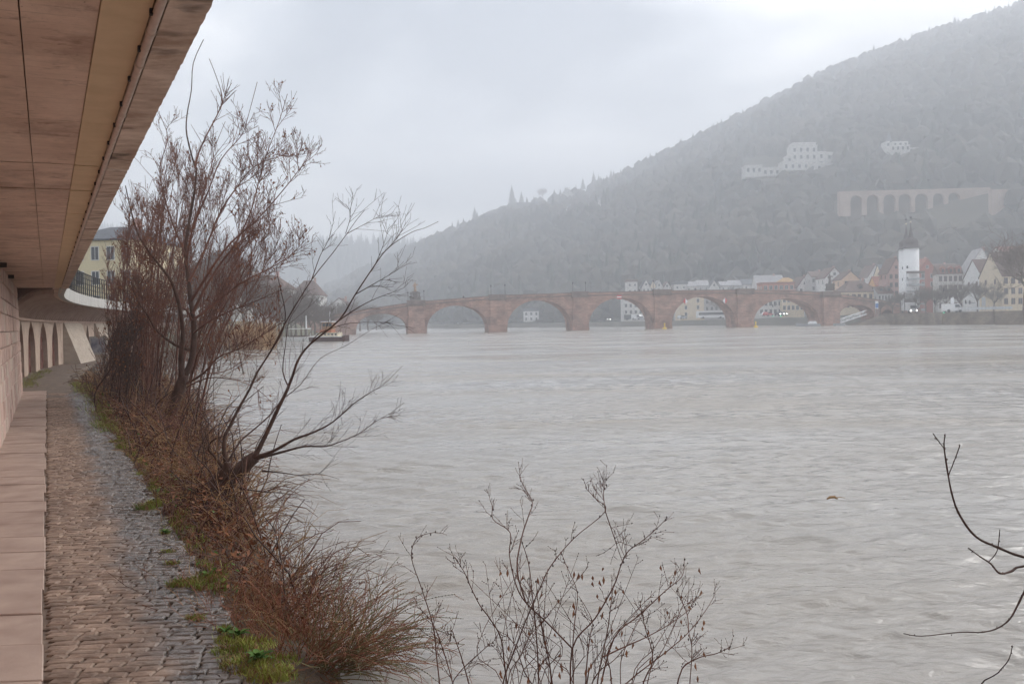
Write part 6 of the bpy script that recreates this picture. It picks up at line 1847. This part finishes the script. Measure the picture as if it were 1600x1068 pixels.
# --- branches reaching in from a tree at the right
DE = 3.8; tp = at(1830, 1100, DE); tp.z = -.1
tE = empty('bare_sapling', tp, 'bare sapling at the right edge with curved twigs reaching into view', 'sapling'); trk, tw = MB(), MB()
top = at(1800, 560, DE); mid = at(1815, 860, DE)
pts = smooth_path([tp, at(1822, 1000, DE), mid, top], 4); trk.tube(pts, taper(len(pts), .022, .008), 7)
en = [([(1815, 930), (1700, 893), (1600, 870), (1560, 855), (1525, 838), (1500, 805), (1487, 770), (1478, 720), (1475, 695), (1477, 678)], .0062, .0022), ([(1475, 700), (1466, 688), (1458, 677)], .0022, .0018), ([(1482, 742), (1491, 720), (1500, 695)], .0024, .0018),
      ([(1818, 960), (1700, 880), (1600, 884), (1580, 892), (1562, 895), (1548, 880), (1530, 868), (1514, 856)], .006, .0018), ([(1546, 876), (1558, 860), (1562, 829)], .0022, .0015),
      ([(1822, 1000), (1700, 850), (1625, 880), (1600, 925), (1590, 945), (1578, 966), (1560, 980), (1535, 987), (1500, 987), (1440, 993), (1412, 989)], .0052, .0015), ([(1826, 1180), (1700, 1150), (1540, 1080), (1560, 1050), (1576, 1030), (1582, 1008)], .003, .0015)]
for pl, r0, r1 in en:
    pts = px_path(pl, DE, -.3, 4); tw.tube(pts, [x * random.uniform(.86, 1.12) for x in taper(len(pts), r0, r1)], 6)
    for q in pts[2:]:
        if random.random() < .6: tw.octa(q + Vector((random.gauss(0, .002), 0, random.gauss(0, .003))), r1 * 1.5, r1 * 2.4)
trk.build('trunk', M['bark'], tE, smooth=True); tw.build('branches', M['twig_dark'], tE, smooth=True)

# --- grass tufts, moss, weeds on the path edge
r = random.Random(31); gb = MB(); gy = MB()
def tuft(p, rad, n, h, mix=.35):
    for _ in range(n):
        a = r.uniform(0, 6.28); q = math.sqrt(r.random()) * rad
        b_ = p + Vector((math.cos(a) * q * 1.5, math.sin(a) * q, 0)); hh = h * r.uniform(.4, 1.2)
        tip = b_ + Vector((r.gauss(0, .5) * hh, r.gauss(0, .5) * hh, hh)); w_ = Vector((math.sin(a), -math.cos(a), 0)) * .0048
        m_ = b_.lerp(tip, .55) + Vector((0, 0, hh * .12))
        (gy if r.random() < mix else gb).add([b_ - w_, b_ + w_, m_ + w_ * .7, tip, m_ - w_ * .7], [(0, 1, 2, 3, 4)])
for u, v, rad, n, h in [(385, 1010, .13, 260, .05), (405, 1040, .16, 340, .05), (360, 1000, .08, 120, .04), (420, 1058, .10, 200, .05), (375, 1030, .1, 120, .03), (345, 1020, .05, 50, .03), (305, 967, .05, 110, .035), (295, 912, .1, 180, .05), (275, 915, .06, 90, .045), (330, 905, .1, 140, .06), (262, 862, .05, 60, .03), (270, 880, .05, 60, .03), (258, 833, .04, 60, .05), (228, 795, .09, 170, .07), (245, 790, .09, 160, .08), (180, 690, .08, 90, .05), (190, 700, .08, 90, .1), (165, 665, .1, 80, .06), (315, 920, .06, 80, .05), (350, 985, .05, 60, .04), (440, 1060, .06, 120, .05)]:
    tuft(on_z(u, v, .5), rad * 1.15, int(n * 1.6), h * 1.1)
for k in range(220):
    s_ = r.uniform(24, 47); n_ = 1.15 + r.uniform(-.2, .8) * (s_ - 20) / 25; tuft(bank(s_, n_, .42), .2, 16, .22, .3)
for k in range(70):
    s_ = r.uniform(44, 62); tuft(bank(s_, AN + r.uniform(.05, .5) + .2, .48), .25, 14, .16, .25)
for k in range(160):
    s_ = r.uniform(9, 40); tuft(bank(s_, 1.27 + r.uniform(-.06, .25), .44), .06, 16, .09, .5)
props(gb.build('grass', M['grass']), 'green grass tufts along the path edge', 'grass', kind='stuff')
props(gy.build('yellowed_grass', M['twig_tan']), 'yellowed grass blades among the tufts at the path edge', 'grass', kind='stuff')
def weed(u, v, n, L_, label, seed):
    r = random.Random(seed); p = on_z(u, v, .52); L_ *= .72; n += 5; e_ = empty('weed', p, label, 'weed')
    for k in range(n):
        a = 6.283 * k / n + r.uniform(-.3, .3); l_ = L_ * r.uniform(.6, 1.15); d = Vector((math.cos(a), math.sin(a), 0)); s_ = Vector((-math.sin(a), math.cos(a), 0)); el = r.uniform(.45, 1.3)
        mb = MB(); N_ = 5
        for i in range(N_ + 1):
            f = i / N_; w_ = l_ * .2 * math.sin(math.pi * min(1, f * .92 + .05)) ** .8 * (.35 if f < .2 else 1)
            c = d * l_ * f + Vector((0, 0, l_ * (el * f - .55 * f * f)))
            mb.v += [tuple(c - s_ * w_ + Vector((0, 0, w_ * .3))), tuple(c - Vector((0, 0, .002))), tuple(c + s_ * w_ + Vector((0, 0, w_ * .3)))]
            if i:
                q = (i - 1) * 3; mb.f += [(q, q + 1, q + 4, q + 3), (q + 1, q + 2, q + 5, q + 4)]
        mb.build('leaf', M['leaf'], e_, local=True, smooth=True)
weed(372, 993, 11, .13, 'bright green leafy weed on the mossy path edge, upper of two', 1)
weed(404, 1030, 13, .14, 'bright green leafy weed on the mossy path edge, lower of two', 2)
weed(352, 986, 7, .08, 'small green weed left of the leafy weeds on the path', 5)
weed(258, 832, 8, .09, 'little green weed alone at the path edge below the leaning tree', 3)
weed(325, 900, 9, .10, 'green leafy weed half under the bush beside the path', 4)
# fallen leaves and twig litter on the setts
r = random.Random(8); lt = MB()
for k in range(420):
    s_ = r.uniform(6, 26); n_ = 1.25 - abs(r.gauss(0, .35))
    if n_ < .15: continue
    p = bank(s_, n_, .512); a = r.uniform(0, 6.28); l_ = r.uniform(.012, .035); d = Vector((math.cos(a), math.sin(a), 0)) * l_; w_ = Vector((-math.sin(a), math.cos(a), 0)) * l_ * r.uniform(.15, .5)
    lt.add([p - d, p - w_ + Vector((0, 0, .006)), p + d, p + w_ + Vector((0, 0, .004))], [(0, 1, 2, 3)])
props(lt.build('leaf_litter', M['twig_dark']), 'scattered dark leaf litter on the wet setts', 'leaf litter', kind='stuff')
# drifting wood in the river
p = on_z(1300, 779, .02); dw = empty('driftwood', p, 'small brown piece of driftwood floating in mid river', 'driftwood')
MB().tube([Vector((-.08, 0, .0)), Vector((-.03, .01, .025)), Vector((.04, 0, .03)), Vector((.08, -.01, .0))], [.01, .02, .022, .008], 7).build('log', M['twig_tan'], dw, local=True, smooth=True)
MB().tube([Vector((.05, 0, .015)), Vector((.13, .01, .025)), Vector((.2, 0, .01))], [.006, .005, .003], 5).build('branch', M['twig_tan'], dw, local=True)

# ------------------------------------------------------------------ far vegetation
rd = MB(); r = random.Random(3); c = at(395, 545, 122); c.z = 0
ree = empty('reed_clump', c, 'golden dry reed clump on the left bank behind the bare tree', 'reeds')
for k in range(900):
    p = c + Vector((r.uniform(-3.2, 1.8), r.uniform(-2, 5), -.1)); h = r.uniform(1.8, 4.0)
    arc(rd, p, Vector((r.gauss(0, .15), r.gauss(0, .15), 1)), h, .035, r, .25, 3)
rd.build('stalks', M['reed'], ree, kind='stuff')
protos = []
for k in range(4):
    tr, cr = bare_tree_parts(10.0, 100 + k, .6 + .1 * k, 9, .05)
    protos.append((tr.mesh('trunk', M['bark_grey']), cr.mesh('crown', M['bark_grey'])))
def ptree(u, D, z, h, label, k, group=None, sxy=1.0, name='bare_tree'):
    p = at(u, 500, D); e_ = empty(name, (p.x, D, z), label, 'tree', random.uniform(0, 6), group); e_.scale = (h / 10 * sxy, h / 10 * sxy, h / 10)
    for nm, me in zip(('trunk', 'crown'), protos[k % 4]): link(nm, me, e_, True)
for k, (u, D, h, lab) in enumerate([(1446, 288, 9.5, 'bare quay tree just right of the gate tower'), (1461, 284, 9, 'bare quay tree in front of the red house'), (1478, 280, 9.5, 'bare quay tree left of the white van'), (1499, 276, 10.5, 'bare quay tree behind the white van'), (1527, 268, 10, 'thick-trunked bare quay tree in front of the white fence'),
                                  (1553, 282, 9, 'bare quay tree in front of the whitewashed house'), (1395, 305, 7, 'small bare tree at the foot of the bridge ramp'), (1376, 300, 5.5, 'young bare tree on the sloping bank by the gangway'), (1408, 296, 8, 'bare tree left of the truck'), (1434, 292, 8.5, 'bare tree right of the truck')]):
    ptree(u, D, 3.2, h, lab, k, 'bare trees along the quay', 1.0)
ptree(1602, 205, 3.2, 19.5, 'big bare tree spreading in from the right edge of the quay', 2, None, 1.15)
ptree(1158, 420, 2.5, 15, 'bare tree rising behind the bridge right of the diamond mark', 1, None, 1.1)
ptree(1130, 408, 2.5, 11, 'bare tree seen through the right part of the fourth arch', 3, None, 1.2)
ptree(1146, 405, 2.5, 10, 'bare tree close to the fifth pier seen through the fourth arch', 0, None, 1.1)
for k, (u, D, h) in enumerate([(425, 190, 11), (436, 200, 9), (448, 205, 12), (462, 215, 10), (478, 225, 12), (492, 235, 10), (505, 240, 9), (412, 170, 12), (400, 150, 11), (382, 140, 13), (440, 190, 6), (455, 200, 6), (470, 205, 6.5), (486, 215, 6), (500, 225, 6), (515, 240, 6.5), (350, 130, 13), (330, 118, 12), (300, 108, 12)]):
    ptree(u, D, 1.0, h, 'bare grey-brown tree in the row along the left bank', k, 'bare trees along the left bank', 1.15)
for k, (u, D, h) in enumerate([(548, 318, 10), (562, 330, 11), (575, 345, 10), (588, 360, 8), (535, 315, 11)]):
    ptree(u, D, 1.0, h, 'bare tree on the left bank behind the first bridge arch', k, 'bare trees behind the first arch', 1.3)
# ------------------------------------------------------------------ haze
hz = MB().bx(-2600, 2600, -300, 3150, -4, 520)
hm = bpy.data.materials.new('haze'); hm.use_nodes = True
t = hm.node_tree
for n in list(t.nodes):
    if n.type == 'BSDF_PRINCIPLED': t.nodes.remove(n)
pv = t.nodes.new("ShaderNodeVolumePrincipled")
pv.inputs["Color"].default_value = (0.91, 0.945, 1.0, 1)
pv.inputs["Density"].default_value = 0.00095
pv.inputs["Anisotropy"].default_value = 0.3
t.links.new(pv.outputs["Volume"], [n for n in t.nodes if n.type == 'OUTPUT_MATERIAL'][0].inputs["Volume"])
props(hz.build('haze', hm), kind='stuff')
